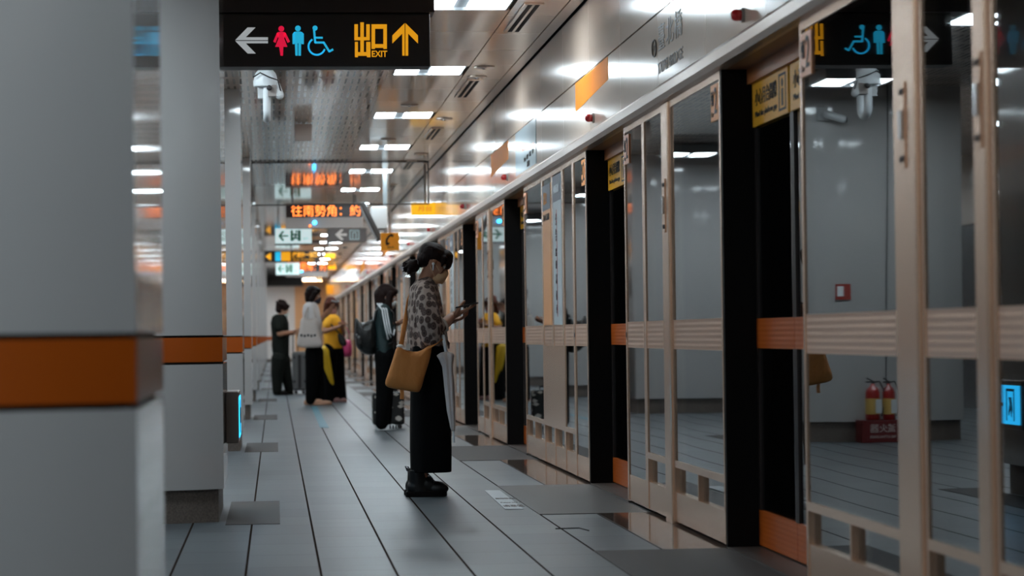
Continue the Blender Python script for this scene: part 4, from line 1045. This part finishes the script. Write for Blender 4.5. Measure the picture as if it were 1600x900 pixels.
# woman with the white tote
def hf(h, p, r, R, g):
    h.ball(p(-.022, 0, .045), r(.105, .088, .085), R); h.ball(p(.04, 0, .078), r(.05, .07, .036), R)
    h.limb([p(-.05, 0, 0), g(483, 467)], [.088, .065])
    for s in (-1, 1): h.limb([p(.02, .07*s, .03), p(.0, .074*s, -.06), g(487, 470, .06*s)], [.042, .04, .03])
t, g, p, o_, top, so = figure('woman in white blouse and black trousers raising a phone, white tote on shoulder', 37.3, (495, 632), (490, 461), 12, -8, 1.05, mat('navy_mask', (.02, .02, .035), .7), hf, HAIRD,
    [(472, 479, 494, .07), (477, 474, 497, .15), (486, 472, 500, .19), (510, 474, 502, .19), (530, 476, 503, .18), (545, 477, 504, .18)], WHITES,
    [([(487, 481, -.17), (492, 497, -.22), (494, 506, -.22)], [.075, .085, .085]), ([(487, 481, .17), (492, 497, .22), (494, 504, .22)], [.075, .085, .085])],
    [([(487, 482, -.17), (496, 505, -.22), (511, 487, -.12)], [.05, .042, .028]), ([(487, 482, .17), (494, 507, .2), (508, 494, .10)], [.05, .042, .028])],
    [(511, 486, -.11, (.85, .2, .5), (-.5, .1, .8), (0, -1, .1)), (508, 494, .09, (.85, -.2, .5), (-.5, 0, .8), (0, 1, 0))],
    [([(490, 549, -.08), (487, 590, -.09), (485, 624, -.09)], [.13, .095, .075]), ([(492, 549, .08), (497, 590, .09), (499, 622, .09)], [.13, .095, .075])],
    CLOTHB, [(487, 519, -.09), (475, 503, .12)], TAN, neckpx=(486, 477), topname='blouse')
phone_at('dark smartphone raised by the woman with the white tote', g(521, 480.5, -.06), (.8, 0, .6))
tb = thing('tote_bag', 'white canvas tote with a row of dark prints on the woman in white', 'bag', g(483, 542, -.30)); o_ = tb.location.copy()
out = [g(*q) for q in ((471, 497), (482, 499), (495, 498), (499, 520), (503, 540), (484, 543), (464, 540), (467, 518))]
CANV = mat('canvas', (.60, .53, .49), .85, bump=((9, 9, 4), .4, .02))
bb_ = puff(MB(), smooth_outline(out, 3), -.32, .10).build('tote_body', CANV, tb, off=o_, smooth=True)
for s in (0, 1): MB().tube([g(474, 500, -.33+.06*s), g(480, 484, -.26), g(484, 475, -.16), g(490, 484, -.27), g(494, 500, -.33+.06*s)], .004, 8, flat=((1, .4, 0), 3.5)).build('handle', CANV, tb, off=o_, smooth=True)
for k in range(5): MB().ball(g(470.5+k*5.2, 524 + (k % 2)*.8, -.372), (.019, .004, .020), n=10, m=7).build('print', INK, bb_, off=o_)
# woman in yellow
def hf(h, p, r, R, g):
    h.ball(p(-.022, 0, .045), r(.108, .09, .086), R); h.ball(p(.04, 0, .078), r(.045, .07, .034), R)
    for s in (-1, 1): h.limb([p(.0, .078*s, .03), p(.0, .085*s, -.06), p(-.01, .085*s, -.14)], [.042, .038, .025])
    h.limb([p(-.05, 0, 0), p(-.06, 0, -.14)], [.085, .06])
YEL = mat('yellow_knit', (.78, .36, .008), .8, bump=((7, 7, 4), .4, .02))
t, g, p, o_, top, so = figure('woman in yellow top and wide black trousers, reddish hair, looking at a phone', 38.6, (525, 629), (518, 478), 22, -50, 1.02, mat('pink_mask', (.55, .28, .27), .7), hf, HAIRR,
    [(491, 512, 525, .08), (496, 506, 530, .14), (505, 504, 533, .17), (520, 506, 534, .16), (545, 506, 535, .17)], YEL,
    [([(514, 499, -.13), (510, 509, -.19)], [.065, .058]), ([(525, 498, .16), (531, 509, .19)], [.062, .055])],
    [([(513, 500, -.14), (507, 518, -.22), (528, 511, -.26)], [.046, .038, .026]), ([(525, 500, .16), (537, 520, .10), (534, 510, -.14)], [.046, .038, .026])],
    [(529, 510.5, -.26, (.9, .1, .15), (-.1, .3, 1), (0, -1, .2)), (535, 510, -.15, (-.2, -.8, .2), (-.3, 0, 1), (1, 0, 0))],
    [([(514, 549, -.08), (513, 590, -.09), (512, 626, -.09)], [.13, .115, .125]), ([(525, 549, .08), (528, 590, .09), (530, 626, .09)], [.13, .115, .125])],
    CLOTHB, [(522, 542, .0), (508, 530, -.14)], mat('mauve_shoe', (.25, .12, .11), .5), neckpx=(517, 496), topname='top')
MB().tube([p(.045, -.07, .10), p(.085, -.03, .10), p(.09, 0, .095), p(.085, .03, .10), p(.045, .07, .10)], .010, 8).build('sunglasses', mat('pale_lens', (.3, .34, .36), .2), t, off=o_)
phone_at('dark smartphone held by the woman in yellow', g(536, 509, -.30), (.8, -.4, .3))
sb = thing('crossbody_bag', 'small black crossbody bag hanging on the woman in yellow', 'bag', g(534, 540, -.24)); o_ = sb.location.copy()
puff(MB(), smooth_outline([g(*q) for q in ((527, 522), (535, 524), (541, 535), (537, 541), (530, 537))], 3), -.24, .09).build('bag_body', BPM, sb, off=o_, smooth=True)
MB().tube([g(534, 525, -.22), g(524, 515, -.205), g(512, 502, -.19), g(509, 495, -.06), g(512, 494, .05)], .004, 8, flat=((1, 0, 1), 3)).build('strap', BPM, sb, off=o_, smooth=True)
uy = thing('yellow_umbrella', 'folded yellow umbrella hanging beside the woman in the yellow top', 'umbrella', g(513, 570, -.30)); o_ = uy.location.copy()
rings = []
for (x, y, rr) in ((504, 540, .03), (505, 546, .062), (508, 560, .058), (513, 580, .044), (518, 597, .025), (519.5, 601, .012)):
    c = g(x, y, -.30); rings.append([c + V((rr*(1+.2*math.cos(6*a_))*math.cos(a_), rr*(1+.2*math.cos(6*a_))*math.sin(a_), 0)) for a_ in [2*math.pi*j/30 for j in range(30)]])
MB().loft(rings).build('canopy', mat('yellow_nylon', (.62, .38, .006), .5), uy, off=o_, smooth=True)
MB().tube([g(503, 541, -.30), g(501, 526, -.30), g(504, 517, -.27)], .010, 8).build('handle', INK, uy, off=o_, smooth=True)
pk = thing('pink_bag', 'bright pink handbag just beyond the woman in yellow', 'bag', g(543, 556, .5)); o_ = pk.location.copy()
puff(MB(), smooth_outline([g(*q) for q in ((537, 532), (544, 531), (550, 533), (551, 555), (544, 558), (536, 556))], 3), .5, .14).build('bag_body', mat('pink_vinyl', (.55, .05, .16), .4), pk, off=o_, smooth=True)
MB().tube([g(539, 533, .5), g(540, 518, .35), g(534, 500, .22), g(546, 518, .4), g(548, 533, .5)], .007, 8).build('strap', MT['pink_vinyl'], pk, off=o_)
# person in dark clothes with the suitcase
def hf(h, p, r, R, g):
    h.ball(p(-.03, 0, .045), r(.112, .10, .09), R); h.ball(p(-.05, 0, -.01), r(.075, .088, .07), R); h.ball(p(.03, 0, .085), r(.06, .075, .035), R)
    rn = random.Random(5)
    for k in range(40):
        a = rn.uniform(0, 6.28); e = rn.uniform(.1, 1.4); h.ball(p(-.03 - .02 + .11*math.cos(a)*math.cos(e)*.9, .10*math.sin(a)*math.cos(e), .04 + .10*math.sin(e)), .022, n=8, m=6)
OLIVE = mat('charcoal_shirt', (.010, .011, .009), .9, spec=.1, bump=((7, 7, 4), .5, .02))
t, g, p, o_, top, so = figure('person in charcoal short-sleeved shirt and dark trousers standing by a grey suitcase', 44.0, (440, 617), (442, 484), 22, 0, 1.05, mat('pale_mask', (.45, .52, .5), .7), hf, HAIRD,
    [(491, 431, 445, .08), (495, 425, 448, .17), (505, 423, 451, .21), (525, 425, 452, .20), (540, 424, 452, .20), (556, 426, 452, .20)], OLIVE,
    [([(434, 499, -.19), (435, 512, -.25)], [.085, .09]), ([(434, 499, .19), (435, 512, .25)], [.085, .09])],
    [([(434, 500, -.19), (437, 522, -.26), (456, 519, -.12)], [.055, .048, .032]), ([(434, 500, .19), (437, 522, .26), (456, 521, .10)], [.055, .048, .032])],
    [(456, 518.5, -.11, (.9, .1, .15), UPF, (0, -1, 0)), (456, 521, .08, (.9, -.1, -.1), UPF, (0, 1, 0))],
    [([(436, 560, -.10), (433, 585, -.10), (433, 611, -.10)], [.14, .105, .085]), ([(441, 560, .10), (447, 585, .10), (452, 610, .10)], [.14, .10, .075])],
    OLIVE, [(429, 450, -.10), (440, 459, .12)], BLACK, neckpx=(438, 495), topname='shirt')
phone_at('dark smartphone held by the person beside the grey suitcase', g(464, 517.5, -.06), (1, 0, .2))
c0 = atY(457, 613, 44.6); c1 = atY(479, 549, 44.6)
t = thing('suitcase', 'tall grey hard-shell suitcase with an extended handle', 'suitcase', ((c0.x+c1.x)/2, 44.6, 0)); w2 = (c1.x-c0.x)/2
GRS = mat('grey_shell', (.13, .13, .13), .4)
MB().box(-w2, w2, -.14, .14, .06, c1.z).build('shell', GRS, t, bevel=.04)
MB().box(-.025, .025, -.146, -.138, .1, c1.z-.06).build('centre_groove', INK, t)
for x in (-1, 1):
    for z in (.2, .62):
        MB().box(x*w2*.75-.02, x*w2*.75+.02, -.148, -.138, z, z+.035).build('clasp', INK, t)
    for y in (-1, 1): MB().tube([(x*(w2-.06), y*.10-.015, .03), (x*(w2-.06), y*.10+.015, .03)], .03, 12).build('wheel', INK, t)
MB().tube([(-w2*.85, 0, c1.z-.02), (-w2*.85, 0, 1.06), (-w2*.2, 0, 1.06), (-w2*.2, 0, c1.z-.02)], .010, 8).build('pull_handle', INK, t)
# ------------------------------------------------------------------ things on the third column's face, seen in the glass
YC3 = 5.2 + 8.63*2
def mir(px, py):
    q = atY(px, py, YC3); return V((2*(PX+.012) - q.x, YC3, q.z))
for k, (px, lab) in enumerate(((1358, 'inner of two red fire extinguishers on a red stand by the third column'), (1384, 'outer of two red fire extinguishers, its black hose looping aside, third column'))):
    q = mir(px, 655); t = thing('fire_extinguisher', lab, 'fire extinguisher', (q.x, YC3-.17, q.z + .003), 'fire extinguishers on the red stand')
    MB().loft([[V((r_*math.cos(2*math.pi*j/20), r_*math.sin(2*math.pi*j/20), z)) for j in range(20)] for r_, z in ((.055, 0), (.062, .01), (.062, .24), (.05, .275), (.02, .30), (.018, .32))]).build('cylinder', mat('extinguisher_red', (.30, .012, .01), .3, coat=.4) if k == 0 else MT['extinguisher_red'], t, smooth=True)
    MB().loft([[V((.0635*math.cos(2*math.pi*j/20), .0635*math.sin(2*math.pi*j/20), z)) for j in range(20)] for z in (.05, .19)], ).build('instruction_label', mat('label_yellow', (.5, .32, .08), .5) if k == 0 else MT['label_yellow'], t)
    MB().box(-.065, -.01, -.066, -.05, .06, .18).build('label_panel', GREYL, t)
    MB().box(-.012, .012, -.012, .012, .32, .345).tube([(0, 0, .34), (.05, 0, .37)], .008, 6).tube([(0, 0, .335), (.055, 0, .335)], .007, 6).build('valve_lever', INK, t)
    MB().tube([(0, 0, .33), (-.06, -.01, .34), (-.10, -.02, .26), (-.10, -.02, .12), (-.075, -.01, .03)], .008, 8).build('hose', INK, t)
a = mir(1339, 655); c = mir(1403, 688)
t = thing('extinguisher_stand', 'red metal stand with white lettering under the fire extinguishers at the third column', 'stand', (min(a.x, c.x), YC3-.26, 0))
ws = abs(a.x-c.x)
MB().box(0, ws, 0, .24, .0, a.z).build('stand_body', mat('stand_red', (.12, .008, .008), .4), t, bevel=.006)
writing('滅火器', ws*.66, a.z*.38, (ws*.17, -.001, a.z*.45), (1, 0, 0), (0, 0, 1), mat('pale_letter', (.5, .42, .40), .5), t)
writing('FIRE EXTINGUISHER', ws*.66, a.z*.12, (ws*.17, -.001, a.z*.2), (1, 0, 0), (0, 0, 1), MT['pale_letter'], t)
a = mir(1309, 444); c = mir(1333, 468)
t = thing('safety_placard', 'small red and white safety placard on the front of the third column', 'placard', (min(a.x, c.x), YC3-.012, c.z))
MB().box(0, abs(a.x-c.x), 0, .010, 0, a.z-c.z).build('plate', mat('placard_red', (.28, .03, .02), .5), t)
MB().box(.065, .12, -.002, 0, .03, a.z-c.z-.02).build('white_panel', WHITEP, t)
q = mir(1300, 182)
t = thing('bullet_camera', 'white bullet security camera on the front of the third column', 'camera', (q.x, YC3, q.z))
MB().box(.03, .13, -.03, 0, -.04, .08).build('wall_bracket', GREYL, t, bevel=.006)
MB().tube([(.08, -.02, .02), (.08, -.08, .02), (.02, -.10, 0)], .015, 8).build('arm', GREYL, t)
MB().cap((.06, -.10, .01), (-.09, -.12, -.03), .036, .036).build('housing', WHITEP, t, smooth=True)
MB().ball((-.122, -.124, -.038), (.012, .026, .026)).build('lens', INK, t)
for k, px in enumerate((1386, 1253)):
    a = mir(px, 110); c = mir(px, 600)
    tag(MB().tube([V((a.x, YC3-.006, a.z)), V((c.x, YC3-.006, c.z))], .005, 6).build('cable', INK), 'thin dark cable running down the third column face, the %s one' % ('middle', 'platform-side')[k], 'cable', 'cables on the third column')
